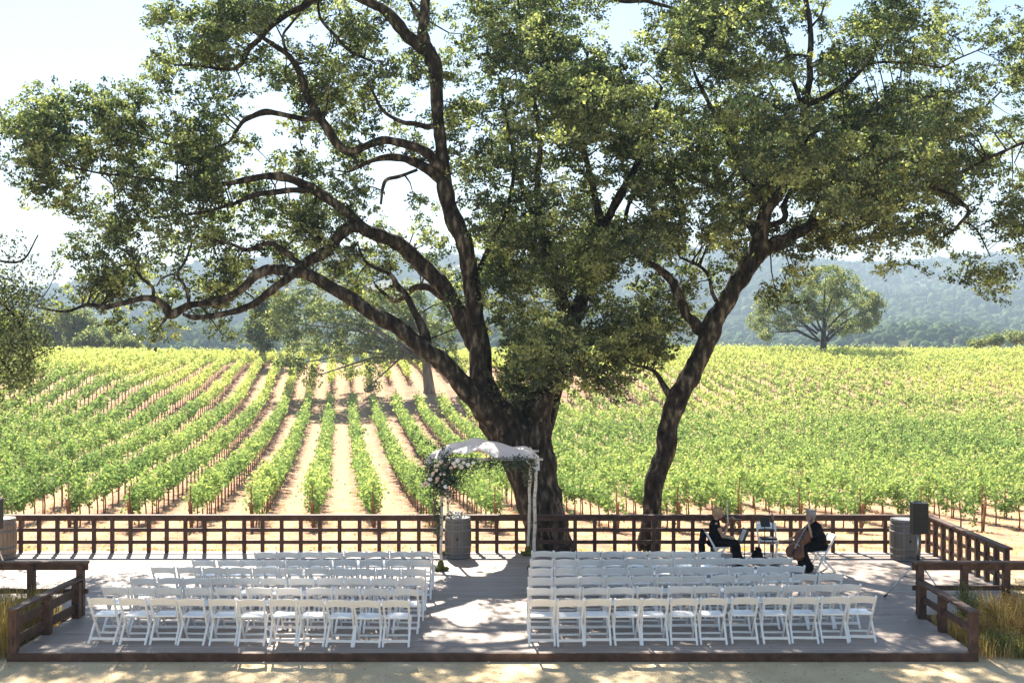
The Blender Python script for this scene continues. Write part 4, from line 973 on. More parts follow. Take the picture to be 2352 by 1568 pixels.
def L3(rows, Y):
    """(u, v, width_px[, dY]) -> world (x,y,z,r)"""
    out = []
    for q in rows:
        y = Y + (q[3] if len(q) > 3 else 0); p = W(q[0], q[1], y); out.append((p.x, p.y, p.z, max(.008, q[2] * y / F / 2)))
    return np.array(out)
Y1 = 29.7
BIG = [
 [(1270, 1330, 118), (1266, 1270, 108), (1258, 1200, 96), (1246, 1140, 90), (1236, 1060, 80), (1230, 990, 74), (1232, 930, 62, .2), (1248, 870, 52, .5), (1280, 800, 44, .8), (1325, 720, 36, 1.0), (1350, 640, 32, 1.2), (1372, 560, 28, 1.2), (1381, 512, 26, 1.2)],
 [(1381, 520, 24, 1.2), (1368, 462, 18, 1.3), (1360, 420, 16, 1.2), (1340, 340, 12, 1.0), (1330, 240, 9, .6), (1350, 120, 7, .4)],
 [(1383, 520, 22, 1.2), (1410, 470, 20, 1.1), (1437, 427, 19, 1.0), (1461, 383, 16, .9), (1490, 300, 12, .6), (1520, 200, 9, .4)],
 [(1232, 960, 46, -.2), (1262, 900, 30, -.4), (1300, 860, 20, -.6), (1340, 850, 12, -.8)],
 [(1262, 1320, 80, -.25), (1245, 1240, 62, -.3), (1221, 1160, 64, -.35), (1198, 1085, 70, -.35), (1166, 1015, 82, -.3), (1135, 955, 84, -.25), (1112, 890, 62, -.1), (1100, 820, 48), (1094, 740, 46), (1082, 665, 40), (1074, 610, 40), (1064, 555, 40), (1041, 495, 40), (1021, 432, 36), (1018, 367, 30), (1010, 300, 28), (1006, 233, 29), (1004, 167, 34), (994, 133, 38), (975, 105, 34)],
 [(985, 120, 34), (955, 98, 30), (927, 77, 29), (905, 48, 30), (880, 22, 24), (850, 7, 22), (817, -8, 22), (770, -12, 20), (717, 0, 18), (693, 17, 17), (660, 33, 15), (617, 67, 13), (593, 93, 12), (567, 117, 13), (553, 147, 12), (520, 160, 8), (450, 150, 6), (400, 150, 4)],
 [(978, 112, 30), (968, 73, 24), (975, 33, 24), (978, 0, 22), (990, -70, 18), (1000, -150, 12), (990, -230, 7)],
 [(966, 45, 12), (950, 20, 10), (936, -10, 9), (910, -90, 6)],
 [(1150, 985, 66, -.5), (1118, 945, 58, -.7), (1084, 905, 48, -.9), (1037, 852, 42, -1.0), (984, 805, 38, -1.1), (934, 769, 35, -1.2), (894, 742, 34, -1.2), (851, 715, 33, -1.2), (811, 689, 31, -1.2), (760, 659, 28, -1.2), (717, 635, 27, -1.2), (683, 625, 26, -1.2), (650, 619, 25, -1.2), (617, 620, 23, -1.2), (587, 635, 20, -1.3), (560, 659, 18, -1.4), (533, 675, 17, -1.5), (500, 692, 16, -1.6), (467, 696, 15, -1.6), (433, 702, 17, -1.6), (393, 724, 21, -1.6), (380, 704, 18, -1.7), (353, 686, 16, -1.8), (320, 685, 14, -1.9), (283, 695, 13, -2), (240, 704, 12, -2), (200, 700, 8, -2), (150, 715, 6, -2), (83, 705, 5, -2)],
 [(1092, 800, 40, .3), (1074, 762, 36, .4), (1054, 712, 38, .5), (1017, 655, 38, .6), (984, 619, 38, .6), (951, 592, 36, .5), (917, 565, 34, .3), (884, 545, 32, .0), (851, 532, 30, -.3), (817, 522, 28, -.5), (790, 530, 27, -.6), (767, 555, 26, -.7), (743, 582, 26, -.8), (700, 603, 23, -1.0), (667, 632, 22, -1.6), (627, 665, 20, -1.8), (593, 692, 18, -1.8), (550, 712, 16, -1.8), (500, 722, 14, -1.8), (447, 729, 12, -1.8), (420, 722, 7, -1.8)],
 [(690, 605, 14, -1), (677, 597, 13, -1), (650, 575, 12, -1), (617, 559, 11, -1), (567, 575, 10, -1), (530, 560, 7, -1), (470, 545, 5, -1)],
 [(353, 682, 10, -1.8), (350, 659, 8, -1.8), (327, 639, 7, -1.8), (310, 615, 6, -1.8), (300, 570, 5, -1.8)],
 [(433, 699, 10, -1.7), (432, 680, 9, -1.7), (423, 655, 8, -1.7), (407, 629, 7, -1.7), (425, 600, 6, -1.7), (440, 560, 5, -1.6)],
 [(360, 657, 4, -1.8), (373, 639, 5, -1.8), (397, 629, 5, -1.7)],
 [(1036, 470, 30), (1024, 425, 27, .1), (997, 400, 24, .2), (964, 377, 21, .3), (927, 363, 18, .3), (894, 360, 17, .3), (850, 372, 10, .3), (800, 395, 7, .3)],
 [(1022, 400, 26, -.1), (1004, 377, 23, -.2), (984, 353, 23, -.3), (951, 337, 21, -.3), (917, 327, 20, -.3), (884, 322, 19, -.3), (851, 332, 18, -.3), (815, 347, 18, -.3), (784, 338, 20, -.3), (750, 293, 21, -.3), (727, 260, 21, -.2), (710, 227, 19), (700, 200, 17), (680, 150, 14), (657, 123, 13), (633, 107, 12), (600, 85, 8), (560, 60, 6), (480, 30, 5)],
 [(1014, 283, 15), (984, 290, 14), (951, 283, 12), (924, 280, 10), (880, 255, 7), (850, 200, 6)],
 [(735, 268, 13), (700, 274, 12), (650, 263, 12), (610, 257, 14), (580, 267, 12), (560, 277, 10), (543, 300, 8), (520, 330, 6), (460, 340, 5), (380, 330, 4), (250, 290, 4)],
 [(850, 535, 24, -.4), (800, 492, 22, -.5), (763, 463, 21, -.5), (717, 433, 22, -.5), (667, 412, 22, -.5), (617, 405, 18, -.6), (583, 410, 14, -.7), (500, 425, 11, -.8), (420, 420, 9, -.9), (370, 414, 8, -.9), (300, 405, 6, -1), (230, 398, 5, -1), (150, 380, 4, -1)],
 [(720, 440, 14, -.6), (673, 437, 14, -.7), (633, 442, 14, -.8), (583, 448, 12, -.9), (530, 470, 8, -1), (450, 490, 6, -1), (350, 500, 5, -1.1)],
 [(657, 120, 8), (650, 83, 7), (667, 57, 7), (690, 30, 6)],
 [(730, -20, 7), (735, 40, 7), (767, 80, 8), (800, 115, 8), (850, 140, 6)],
 [(984, 800, 24, -.9), (974, 762, 22, -.8), (951, 712, 17, -.6), (931, 675, 15, -.4), (911, 655, 14, -.4), (894, 629, 11, -.4), (844, 605, 8, -.4), (824, 569, 6, -.4)],
 [(1030, 690, 20, .9), (1004, 672, 18, 1.1), (984, 659, 17, 1.3), (951, 662, 15, 1.4), (925, 685, 13, 1.4), (905, 690, 11, 1.4), (880, 672, 9, 1.4), (862, 655, 7, 1.4)],
 [(875, 470, 6), (880, 430, 9), (890, 412, 10), (920, 405, 9), (960, 390, 8)],
 [(1310, 740, 24, .9), (1280, 640, 20, .2), (1250, 540, 17, -.2), (1235, 430, 14, -.4), (1240, 320, 12, -.4), (1225, 220, 10, -.3), (1200, 120, 8), (1190, 0, 6)],
 [(1262, 1310, 88, -.05), (1240, 1150, 86, -.05), (1220, 1060, 84, -.05), (1202, 1000, 78, 0), (1190, 960, 60, .1), (1184, 930, 40, .2), (1180, 900, 24, .4), (1170, 860, 12, .6)],
 [(1236, 1050, 30, .6), (1290, 850, 24, 1.6), (1290, 700, 20, 2.2), (1250, 560, 16, 2.4), (1200, 430, 12, 2.4), (1170, 300, 9, 2.2), (1150, 200, 6, 2)],
 [(1090, 640, 14, .3), (1130, 560, 12, .5), (1165, 480, 10, .5), (1180, 380, 8, .5), (1160, 250, 6, .5)],
 [(1700, 60, 3, .2), (1520, 12, 8, .2), (1480, 2, 9, .2), (1440, 4, 10, .2), (1400, -4, 10, .2), (1340, -30, 12, .2), (1270, -40, 12, .2), (1200, -10, 8, .2)],
]
Y2 = 30.3
RIGHT = [
 [(1486, 1330, 62), (1491, 1270, 54), (1494, 1220, 50), (1497, 1176, 47), (1509, 1094, 45), (1524, 1039, 46), (1534, 984, 45), (1552, 930, 48), (1570, 890, 46), (1594, 848, 44), (1620, 793, 44), (1637, 745, 45), (1658, 708, 41), (1687, 660, 41), (1715, 617, 42), (1738, 580, 42), (1748, 529, 36), (1755, 495, 33), (1775, 465, 28), (1800, 430, 24), (1825, 360, 21), (1842, 290, 19), (1851, 233, 18), (1860, 180, 15), (1857, 140, 14), (1861, 100, 13), (1858, 50, 13), (1851, 0, 12), (1845, -80, 9), (1855, -160, 6)],
 [(1735, 595, 38), (1755, 573, 36), (1785, 560, 34), (1818, 542, 28), (1851, 525, 23), (1900, 495, 20), (1960, 470, 17), (2040, 455, 14), (2100, 430, 12), (2170, 410, 10), (2230, 385, 8), (2268, 363, 8), (2301, 350, 8), (2352, 327, 7), (2420, 300, 5)],
 [(2130, 425, 9), (2190, 450, 8), (2225, 485, 8), (2205, 512, 7), (2185, 532, 6), (2151, 552, 5)],
 [(2208, 508, 4), (2241, 525, 4), (2265, 569, 3), (2275, 590, 3)],
 [(1752, 530, 12), (1768, 519, 13), (1795, 509, 14), (1805, 495, 14), (1802, 468, 12), (1830, 420, 10), (1900, 370, 9), (1980, 320, 8), (2080, 290, 6)],
 [(1640, 775, 30), (1620, 765, 28), (1605, 758, 26), (1595, 739, 24), (1575, 722, 22), (1561, 685, 21), (1544, 645, 19), (1517, 619, 17), (1494, 605, 14), (1465, 585, 12), (1440, 540, 11, .2), (1440, 480, 9, .3), (1480, 400, 7, .3)],
 [(1645, 692, 11), (1635, 669, 9), (1628, 635, 8), (1608, 612, 8), (1588, 602, 7), (1560, 590, 5)],
 [(1545, 915, 18), (1537, 905, 16), (1520, 875, 13), (1507, 856, 11), (1487, 845, 9), (1450, 835, 6), (1420, 800, 5)],
 [(1848, 250, 14), (1865, 238, 14), (1901, 220, 13), (1951, 187, 12), (1985, 153, 10), (2008, 117, 8), (2030, 60, 5)],
 [(1990, 150, 6), (2030, 143, 6), (2108, 147, 6), (2161, 155, 5), (2200, 135, 4), (2260, 110, 3)],
 [(1855, 132, 8), (1835, 126, 7), (1812, 129, 7), (1785, 145, 6), (1768, 158, 6), (1766, 180, 5), (1778, 205, 4)],
 [(1845, 250, 10), (1828, 200, 10), (1815, 167, 9), (1808, 112, 7), (1790, 60, 5)],
 [(1865, 60, 6), (1885, 35, 5), (1893, 10, 4)],
 [(1765, 480, 20), (1720, 420, 16), (1680, 340, 13), (1640, 260, 10), (1600, 180, 8), (1570, 100, 6)],
 [(1745, 560, 18, .6), (1700, 480, 14, 1.0), (1640, 430, 12, 1.2), (1580, 400, 9, 1.2), (1540, 350, 7, 1)],
 [(1830, 350, 12, -.5), (1900, 280, 10, -1), (1980, 260, 8, -1.3), (2060, 230, 6, -1.4), (2160, 220, 5, -1.4)],
 [(1850, 530, 14, .8), (1920, 400, 12, 1.4), (2010, 380, 9, 1.6), (2100, 340, 7, 1.8), (2200, 300, 5, 1.8), (2300, 210, 4, 1.6)],
]
def polydist(u, v, segs):
    """distance in px from each (u,v) to visible limb segments, minus half width; and limb depth"""
    best = np.full(len(u), 1e9); dep = np.zeros(len(u))
    for (ax, ay, aw, ad, bx, by, bw, bd) in segs:
        dx, dy = bx - ax, by - ay; L2 = dx * dx + dy * dy + 1e-9
        t = np.clip(((u - ax) * dx + (v - ay) * dy) / L2, 0, 1)
        d = np.hypot(u - ax - t * dx, v - ay - t * dy) - (aw + (bw - aw) * t) / 2
        m_ = d < best; best[m_] = d[m_]; dep[m_] = (ad + (bd - ad) * t)[m_]
    return best, dep
def segs_of(limbs, Y, sel=None):
    s = []
    for i, L in enumerate(limbs):
        if sel is not None and i not in sel: continue
        for a, b in zip(L[:-1], L[1:]):
            s.append((a[0], a[1], a[2], Y + (a[3] if len(a) > 3 else 0), b[0], b[1], b[2], Y + (b[3] if len(b) > 3 else 0)))
    return s
cut = lambda LL, d: [(L[d[i][0]:d[i][1]] if i in d else L) for i, L in enumerate(LL)]
VISB = segs_of(cut(BIG, {0: (0, 7), 1: (0, 3), 2: (0, 4), 18: (0, 7), 19: (0, 4), 15: (0, 18)}), Y1, (set(range(0, 25)) | {28}) - {3})
VISR = segs_of(cut(RIGHT, {0: (0, 19), 1: (0, 5), 4: (0, 5), 5: (0, 9)}), Y2, {0, 1, 2, 3, 4, 5, 6, 7, 9, 10, 12}) + segs_of([RIGHT[0][22:], RIGHT[1][10:], RIGHT[8][1:4]], Y2)
VISALL = VISB + VISR
def oak(name, label, limbs, vis, Y, which, seed, trunk_xy):
    r0 = np.random.default_rng(seed)
    e = empty(name, (trunk_xy[0], trunk_xy[1], 0)); tag(e, label, 'tree', 'large oaks behind the railing'); off = Vector(e.location)
    LW = [L3(L, Y) for L in limbs]
    # boughs
    us_, vs_, th_, wt = [], [], [], []
    for r_ in range(nr):
        for c_ in range(nc):
            d = GA[r_, c_]
            if d <= 0 or own[r_, c_] != which: continue
            cov = min(.965, d / 9.4); tau = -math.log(1 - cov)
            lam = tau * (8.6 if which else (7.6 if c_ > 27 else 7.4)) * (1.0 if r_ >= TOPN else .6); cu, cv_ = np.array([(c_ + .5) * CELL]), np.array([(r_ - TOPN + .5) * CELL]); n = r0.poisson(lam)
            if r_ >= TOPN + 17 and c_ <= 14: n = r0.poisson(lam * 1.0)
            for _ in range(n):
                us_.append((c_ + r0.uniform(0, 1)) * CELL); vs_.append((r_ - TOPN + r0.uniform(0, 1)) * CELL); th_.append(bl[r_, c_])
    u = np.array(us_); v = np.array(vs_); th = np.array(th_)
    cl = vnoise(u, v, 34, seed + 20) * .6 + vnoise(u, v, 17, seed + 21) * .5
    kp = r0.uniform(0, 1, len(u)) < np.clip(.64 + .1 * (th > 7.5) + 1.3 * cl, .08 + .38 * np.clip((th - 5.5) / 3, 0, 1), 1); u, v, th = u[kp], v[kp], th[kp]
    spread = .30 + (1.1 + 1.3 * ss((u - 1000) / 500)) * np.clip((th - 2) / 6.5, 0, 1) ** 1.2
    side = vnoise(u, v, 130, seed + 5) * 1.3
    dep = Y + side * np.clip(th / 6, .3, 1) + r0.normal(0, 1, len(u)) * spread
    pd, pdep = polydist(u, v, VISALL)
    near = (pd < 9) & (r0.uniform(0, 1, len(u)) < np.where(u < 620, .66, .86))
    dep = np.where(near, np.maximum(dep, pdep + .5 + np.abs(r0.normal(0, 1.2, len(u)))), dep)
    X = (u - U0) / F * dep; Z = CAMZ - (v - V0) / F * dep
    ky, kx = math.cos(SUN_AZ) / math.tan(SUN_EL), math.sin(SUN_AZ) / math.tan(SUN_EL)
    gx_, gy_ = X - Z * kx, dep - Z * ky                       # where the bough's shade falls: gaps cut in the crown to place pools of sun
    hole = vnoise(gx_, gy_, 1.05, 301) * .7 + vnoise(gx_, gy_, .5, 302) * .45 + .07
    pk = np.clip(.60 + 2.8 * hole, .13, 1)
    for (a_, b_, ra_, rb_, kk_) in ((-.45, 21.7, 1.15, .75, .06), (-.6, 20.1, .9, .38, .15), (.5, 18.3, 2.2, .5, .25), (-5, 18.2, 1.8, .5, .25), (8.9, 20.1, 1.3, 1.3, .30), (6.3, 23.6, 1.6, .7, .2), (-3.9, 18.0, 1.5, .4, .3)):
        pk = np.where(((gx_ - a_) / ra_) ** 2 + ((gy_ - b_) / rb_) ** 2 < 1, np.minimum(pk, kk_), pk)
    ax_, ay_ = X - (Z - 2.6) * kx, dep - (Z - 2.6) * ky
    pk = np.where((ax_ > -1.8) & (ax_ < .7) & (ay_ > 25.3) & (ay_ < 27.4), np.minimum(pk, .22), pk)
    pk = np.where((gy_ > 16.5) & (gy_ < 27.8) & (Z > 2), pk, np.clip(.60 + 1.6 * hole, .2, 1))
    kq = r0.uniform(0, 1, len(u)) < pk; u, v, th, dep, X, Z = u[kq], v[kq], th[kq], dep[kq], X[kq], Z[kq]
    C = np.stack([X, dep, Z], 1); N = len(C)
    # per bough: clumps, per clump: leaves
    nclump = 7; nleaf = 19
    cc = C[:, None, :] + r0.normal(0, 1, (N, nclump, 3)) * np.array([.19, .22, .13])
    tone_b = r0.uniform(0, 1, N)
    tc = np.repeat(tone_b, nclump * nleaf)
    pts = cc[:, :, None, :] + r0.normal(0, 1, (N, nclump, nleaf, 3)) * np.array([.065, .065, .045])
    pts = pts.reshape(-1, 3)
    # no leaf in front of the bare limbs
    lu = U0 + F * pts[:, 0] / pts[:, 1]; lv = V0 + F * (CAMZ - pts[:, 2]) / pts[:, 1]
    inb = (lu > -50) & (lu < 2420) & (lv > -80)
    keep = np.ones(len(pts), bool)
    idx = np.where(inb)[0]; pd, pdep = polydist(lu[idx], lv[idx], VISALL)
    kill = (pd < 0) & (pts[idx, 1] < pdep + .1) & (r0.uniform(0, 1, len(idx)) < np.where(lu[idx] < 620, .4, .75))
    keep[idx[kill]] = False
    pts = pts[keep]; tc = tc[keep]
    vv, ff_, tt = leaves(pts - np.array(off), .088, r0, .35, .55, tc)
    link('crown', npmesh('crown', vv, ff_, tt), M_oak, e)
    # twigs from nearest limb point
    LP = np.vstack([catmull(L, 4) for L in LW])
    tw = []; used = {}
    for i in range(0, N):
        if i % 2 == 0: continue
        d = np.linalg.norm(LP[:, :3] - C[i], axis=1); d += np.where(LP[:, 3] > .2, 1.5, 0); j = int(np.argmin(d))
        if used.get(j, 0) >= 2: continue
        used[j] = used.get(j, 0) + 1
        if .25 < d[j] < 2.2: tw.append((LP[j, :3], C[i], min(.026, LP[j, 3] * .6)))
    tubes_mesh(LW, 'trunk', M_bark, e, off, n=22, extra=tw)
    return e, N
e1, n1 = oak('oak_tree', 'huge spreading oak with several bare limbs behind the wedding arch', BIG, VISB, Y1, 0, 11, W(1268, 1300, Y1)[:2])
e2, n2 = oak('oak_tree', 'leaning oak with a slender curved trunk right of the big oak', RIGHT, VISR, Y2, 1, 12, W(1490, 1300, Y2)[:2])
print('boughs', n1, n2)

# oak at the left edge whose drooping branches enter the frame
le = empty('oak_tree', (-13.9, 27.2, -.1)); tag(le, 'dark drooping oak branches at the left edge of the photo', 'tree', 'large oaks behind the railing'); loff = Vector(le.location)
LG = ["100", "310", "421", "652", "763", "863", "872", "862", "772", "640", "410"]
LTW = [np.array([(-13.9, 27.2, -.3, .28), (-13.7, 27.2, 1.5, .24), (-13.3, 27.1, 3.5, .2), (-13.4, 27.0, 5.5, .16), (-13.0, 26.9, 7.5, .10), (-12.4, 26.9, 8.6, .05)]),
       np.array([(-13.4, 27.0, 5.3, .11), (-12.8, 26.8, 5.9, .07), (-12.0, 26.7, 6.0, .045), (-11.3, 26.7, 5.5, .03), (-10.9, 26.7, 4.6, .02)]),
       np.array([(-13.3, 27.1, 3.6, .09), (-12.6, 26.9, 4.5, .06), (-11.9, 26.8, 4.7, .04), (-11.4, 26.8, 4.2, .025)]),
       np.array([(-12.9, 26.9, 7.3, .05), (-12.0, 26.8, 6.9, .035), (-11.2, 26.7, 6.8, .025), (-10.8, 26.7, 7.4, .015)])]
lc = []
for r_, row in enumerate(LG):
    for c_ in range(-4, 3):
        d = float(row[max(c_, 0)]) * (1 if c_ >= 0 else .8)
        for _ in range(rng.poisson(-math.log(1 - min(.97, d / 9.3)) * 4.2)):
            Yd = 26.9 + rng.normal(0, .8); p = W((c_ + rng.uniform()) * CELL, (r_ + 13 + rng.uniform()) * CELL, Yd); lc.append((p.x, p.y, p.z))
for _ in range(150):
    d_ = rng.normal(size=3); d_ /= np.linalg.norm(d_); q_ = np.array([-14.2, 26.6, 8.6]) + d_ * rng.uniform(.5, 1, 3) * np.array([2.4, 2.6, 2.2])
    if (q_[0] / q_[1]) < -.455: lc.append(tuple(q_))
lc = np.array(lc)
pts = (lc[:, None, None] + (rng.normal(0, 1, (len(lc), 6, 1, 3)) * np.array([.17, .2, .16])) + rng.normal(0, .08, (len(lc), 6, 14, 3))).reshape(-1, 3)
v_, f_, t_ = leaves(pts - np.array(loff), .075, rng, .3, .55); link('crown', npmesh('crown', v_, f_, t_), M_oak, le)
LP = np.vstack([catmull(L, 4) for L in LTW]); tw = []
for c_ in lc[::2]:
    d = np.linalg.norm(LP[:, :3] - c_, axis=1); j = int(np.argmin(d)); tw.append((LP[j, :3], c_, .018))
tubes_mesh(LTW, 'trunk', M_bark, le, loff, extra=tw)

# background trees
def bgtree(name, label, base, H_, Wd, blobs, mat, bark, group, seed, trunk_h=.3, tr=.5, leaf=.30, n_leaf=9000, limbs=None, dens_edge=.5):
    r0 = np.random.default_rng(seed); x, y = base; z = float(H(x, y)) if y < 400 else base[2]
    e = empty(name, (x, y, z)); tag(e, label, 'tree', group)
    pts = []; tot = sum(b[3] * b[4] for b in blobs)
    cl = []
    for (bx, by, bz, rx, rz) in blobs:
        n = int(n_leaf * rx * rz / tot / 28) + 1
        d = r0.normal(size=(n, 3)); d /= np.linalg.norm(d, axis=1)[:, None]
        rad = r0.uniform(.45, 1.05, n)[:, None] ** .6
        c = np.array([bx, by, bz]) + d * rad * np.array([rx, rx * .9, rz]); cl.append(c)
    cl = np.vstack(cl); sp = leaf * 1.0
    pts = (cl[:, None] + r0.normal(0, 1, (len(cl), 28, 3)) * np.array([sp, sp, sp * .7])).reshape(-1, 3)
    tc = np.repeat(r0.uniform(0, 1, len(cl)), 28)
    v, f_, t = leaves(pts, leaf, r0, .3, .6, tc); link('crown', npmesh('crown', v, f_, t), mat, e)
    m = MB(); lean = r0.uniform(-.03, .03)
    m.tube([(0, 0, -.4), (0, 0, .4), (lean * H_, 0, H_ * trunk_h * .6), (lean * H_, 0, H_ * trunk_h), (lean * 2 * H_, 0, H_ * .6)], [tr * 1.35, tr * 1.05, tr * .85, tr * .7, tr * .25], 10)
    for (bx, by, bz, rx, rz) in blobs:
        s = Vector((lean * H_ + bx * .10, by * .1, min(max(H_ * trunk_h * .8, bz * .62 - abs(bx) * .12), H_ * .58))); t_ = Vector((bx, by, bz)); md = s.lerp(t_, .42) + Vector((0, 0, .07 * H_ + r0.uniform(-.3, .3)))
        m.tube([s, md, t_], [tr * .34, tr * .24, tr * .08], 7)
    m.build('trunk', bark, e, smooth=True)
    return e
def at(u, v, Y): p = W(u, v, Y); return p
# oak in the vineyard
Yo = 121.; pz = float(H(TX, Yo)); S = Yo / F
def blobs_px(L, Y, x, z, dy=1.5, seed=0):
    r0 = np.random.default_rng(seed); out = []
    for u, v, ru, rv in L:
        p = W(u, v, Y); out.append((p.x - x, r0.normal(0, dy), p.z - z, ru * Y / F, rv * Y / F))
    return out
bgtree('oak_tree', 'oak with pale trunk standing among the vines behind the big oak', (TX, Yo), 14, 20,
       blobs_px([(650, 740, 42, 40), (690, 790, 45, 35), (700, 700, 55, 40), (760, 740, 55, 45), (760, 810, 40, 30), (640, 700, 30, 35), (820, 780, 50, 40), (830, 700, 55, 50), (850, 840, 28, 25), (900, 740, 55, 50), (930, 690, 50, 45), (960, 760, 45, 45), (1010, 790, 40, 40), (1030, 720, 45, 50), (1045, 830, 22, 28), (720, 640, 40, 25), (800, 640, 50, 30), (960, 820, 25, 22), (890, 810, 30, 28), (670, 838, 34, 24), (718, 866, 20, 22), (860, 878, 18, 22), (790, 850, 24, 20)], Yo, TX, pz, 2.5, 1),
       M_far, M_farbark, 'oaks among and beyond the vines', 5, trunk_h=.32, tr=.55, leaf=.30, n_leaf=27000)
xe = (600 - U0) / F * 146; ze = float(H(xe, 146.))
bgtree('oak_tree', 'dark rounded evergreen oak left of the pale-trunked oak', (xe, 146.), 10, 7,
       blobs_px([(600, 740, 33, 45), (612, 700, 30, 35), (595, 775, 25, 32), (625, 770, 28, 38), (640, 720, 25, 35)], 146., xe, ze, 1.2, 2), M_oak, M_farbark, 'oaks among and beyond the vines', 6, tr=.4, leaf=.32, n_leaf=9000)
Yl = 158.; xl = (1888 - U0) / F * Yl; zl = float(H(xl, Yl))
bgtree('oak_tree', 'lone round-crowned oak on the crest of the right vineyard', (xl, Yl), 11, 17,
       blobs_px([(1760, 735, 30, 28), (1740, 765, 16, 18), (1790, 700, 32, 30), (1800, 745, 32, 22), (1830, 665, 38, 32), (1850, 715, 38, 30), (1880, 640, 42, 28), (1890, 690, 42, 35), (1930, 655, 38, 32), (1940, 710, 40, 32), (1930, 755, 35, 18), (1980, 690, 34, 28), (1990, 730, 30, 22), (2008, 705, 18, 22), (1965, 745, 30, 20), (1745, 700, 16, 20)], Yl, xl, zl, 1.8, 3),
       M_far, M_bark, 'oaks among and beyond the vines', 8, trunk_h=.30, tr=.52, leaf=.27, n_leaf=28000)
# trees beyond the left crest
Lt = [(20, 770, 45, 60, 195, 'dark tall tree'), (105, 765, 42, 45, 200, 'broad dark green tree'), (170, 755, 38, 42, 190, 'grey-green bushy tree'), (215, 772, 30, 30, 188, 'low olive tree'), (262, 775, 32, 26, 196, 'rounded olive-brown tree'), (305, 785, 26, 16, 186, 'small yellowish tree')]
for i, (u, v, ru, rv, Y, nm) in enumerate(Lt):
    x = (u - U0) / F * Y; z = float(H(x, Y)); r0 = np.random.default_rng(50 + i)
    L = [(u + r0.uniform(-.55, .55) * ru, v + r0.uniform(-.6, .6) * rv, ru * .55, rv * .55) for _ in range(8)]
    bgtree('broadleaf_tree', nm + [' at the far left behind the vineyard crest', ' second from the left behind the vineyard crest', ' in the middle of the left treeline', ' between the taller trees of the left treeline', ' near the right end of the left treeline', ' at the right end of the left treeline'][i], (x, Y), max(5, (800 - v + rv) * Y / F), 8, blobs_px(L, Y, x, z, 1.5, i), M_far if i > 1 else M_oak, M_farbark, 'trees beyond the left vineyard crest', 60 + i, tr=.35, leaf=.36, n_leaf=int(9 * ru * rv * .9))
for i, (u, v, ru, rv, Y) in enumerate([(2285, 783, 22, 14, 185), (2335, 778, 22, 18, 190), (2240, 790, 12, 7, 188)]):
    x = (u - U0) / F * Y; z = float(H(x, Y)); r0 = np.random.default_rng(80 + i)
    L = [(u + r0.uniform(-.55, .55) * ru, v + r0.uniform(-.4, .4) * rv, ru * .55, rv * .6) for _ in range(5)]
    bgtree('broadleaf_tree', ['olive bush peeping over the right vineyard crest', 'green tree top at the right edge above the vines', 'tiny bush on the right vineyard crest'][i], (x, Y), 4, 4, blobs_px(L, Y, x, z, 1, i), M_far, M_farbark, 'bushes beyond the right vineyard crest', 90 + i, tr=.15, leaf=.34, n_leaf=2200)

# ------------------------------------------------------------------ planting beds
def blades(n, x0, x1, y0, y1, hmin, hmax, hf=None, width=.010):
    x = rng.uniform(x0, x1, n); y = rng.uniform(y0, y1, n); h = rng.uniform(hmin, hmax, n)
    if hf is not None: h = h * hf(x, y)
    a = rng.uniform(0, 2 * math.pi, n); ln = rng.uniform(.05, .45, n) * h; z = np.full(n, -.12)
    wx, wy = np.cos(a + 1.57) * width / 2, np.sin(a + 1.57) * width / 2
    b = np.stack([x, y, z], 1); mid = b + np.stack([np.cos(a) * ln * .3, np.sin(a) * ln * .3, h * .6], 1); tp = b + np.stack([np.cos(a) * ln, np.sin(a) * ln, h], 1)
    wv = np.stack([wx, wy, np.zeros(n)], 1)
    V = np.stack([b - wv, b + wv, mid + wv * .9, mid - wv * .9, tp + wv * .3, tp - wv * .3], 1).reshape(-1, 3)
    k = np.arange(n)[:, None] * 6
    Fq = np.concatenate([k + np.array([0, 1, 2, 3]), k + np.array([3, 2, 4, 5])], 0)
    t = rng.uniform(0, 1, n); return V, Fq, np.concatenate([t, t])
V, Fq, t = blades(11000, 7.62, 11.5, 19.0, 21.35, .15, .80, lambda x, y: (.55 + .4 * np.clip((x - 7.8) / 1.5, 0, 1)) * (.6 + .7 * np.clip(vnoise(x, y, .35, 77) + .4, 0, 1)))
tag(link('grass', npmesh('grass', V, Fq, t), M_grass), 'dry golden grass in the right planting bed', 'grass', kind='stuff')
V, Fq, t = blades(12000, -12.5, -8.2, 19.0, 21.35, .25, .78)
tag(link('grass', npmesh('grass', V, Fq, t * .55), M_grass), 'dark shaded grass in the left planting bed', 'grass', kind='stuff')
def shrub(x, y, r, h, label, mat, leaf=.035, n=3500, grp='shrubs in the planting beds'):
    e = empty('shrub', (x, y, -.12)); tag(e, label, 'shrub', grp)
    m = MB(); pts = []
    for k in range(26):
        a = rng.uniform(0, 6.28); rr = r * rng.uniform(.2, 1); tx, ty, tz = rr * math.cos(a), rr * math.sin(a), h * rng.uniform(.55, 1.0) * (1 - .35 * rr / r)
        m.tube([(0, 0, 0), (tx * .4, ty * .4, tz * .6), (tx, ty, tz)], [.008, .006, .003], 4, cap=False)
        q = rng.uniform(.25, 1, n // 26)[:, None]
        pts.append(np.array([tx, ty, tz]) * np.stack([q[:, 0] ** 1.2, q[:, 0] ** 1.2, q[:, 0]], 1) + rng.normal(0, .05, (n // 26, 3)))
    m.build('stem', M_stake, e); leafcloud('foliage', np.vstack(pts), leaf, mat, e, up=.2, aspect=.45)
shrub(8.15, 20.9, .42, .95, 'tall reddish-green shrub behind the grass under the right rail', M_bedgreen)
shrub(7.95, 20.0, .38, .60, 'low straw coloured shrub beside the right sloping rail', M_grass)
shrub(8.05, 19.35, .42, .42, 'low bright green shrub at the front right deck corner', M_bedgreen)
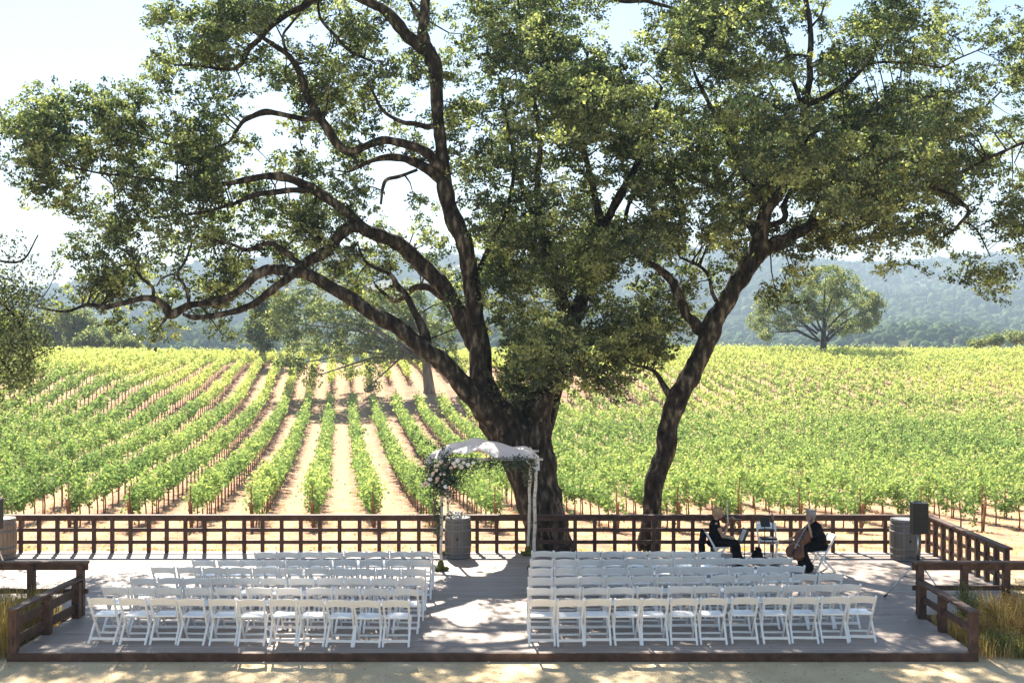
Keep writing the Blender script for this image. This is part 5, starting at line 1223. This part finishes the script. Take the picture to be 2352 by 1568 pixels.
shrub(8.75, 19.4, .5, .55, 'wide golden shrub at the front of the right bed', M_grass)
shrub(9.0, 20.4, .5, .95, 'tall golden shrub cut by the right edge of the photo', M_grass, leaf=.03)
for i_, (sx_, sy_, sr_, sh_, lb_) in enumerate([(8.5, 20.5, .40, .80, 'wispy golden brush in the middle of the right bed'), (9.3, 19.8, .45, .80, 'wispy straw coloured brush at the right frame edge'), (8.6, 19.9, .38, .62, 'rusty seed-headed brush near the right bed centre'), (9.1, 21.0, .40, 1.02, 'tall pale seed heads under the right facing rail')]):
    shrub(sx_, sy_, sr_, sh_, lb_, M_grass, leaf=.028, n=5200)
shrub(8.35, 19.15, .35, .34, 'low lime green tuft at the sand edge of the right bed', M_bedgreen, n=3000)
shrub(-8.5, 20.9, .4, .75, 'dark shrub behind the left three board rail', M_bedgreen)
shrub(-8.45, 19.4, .35, .55, 'dark green plant outside the front left corner post', M_bedgreen)
# leaf litter
def litter(n, x0, x1, y0, y1, z, name, lab):
    p = np.stack([rng.uniform(x0, x1, n), rng.uniform(y0, y1, n), np.full(n, z)], 1)
    v, f_, t = leaves(p, .045, rng, 9.0, .5); v = v.copy(); v[:, 2] = np.maximum(v[:, 2], z - .012)
    tag(link(name, npmesh(name, v, f_, t), M_dryleaf), lab, 'leaf litter', kind='stuff')
litter(420, -9, 9, 17.2, 18.85, -.108, 'leaf_litter', 'dry oak leaves scattered on the sand before the deck')
litter(420, -8, 7.3, 19, 27.4, .012, 'leaf_litter', 'dry oak leaves scattered over the deck boards')
def tufts():
    n = 5200; y = rng.uniform(28.5, 60, n); x = rng.uniform(-.46, .46, n) * y
    z = H(x, y) + .03; p = np.stack([x, y, z], 1); v, f_, t = leaves(p, .12, rng, .5, .4)
    tag(link('dry_weeds', npmesh('dry_weeds', v, f_, t), M_grass), 'dry weed tufts on the vineyard soil', 'weeds', kind='stuff')
tufts()

# ------------------------------------------------------------------ haze
hz = MB(); hz.box((0, 2400, 101), (9600, 5400, 230)); ho = hz.build('haze', None); tag(ho, 'pale blue haze filling the valley', 'haze', kind='stuff')
hm = bpy.data.materials.new('haze'); hm.use_nodes = True; nd = hm.node_tree.nodes; nd.remove(nd['Principled BSDF'])
pv = nd.new('ShaderNodeVolumePrincipled'); pv.inputs['Color'].default_value = (.62, .80, 1, 1); pv.inputs['Density'].default_value = .00034; pv.inputs['Anisotropy'].default_value = .0
hm.node_tree.links.new(pv.outputs[0], nd['Material Output'].inputs['Volume']); ho.data.materials.append(hm)
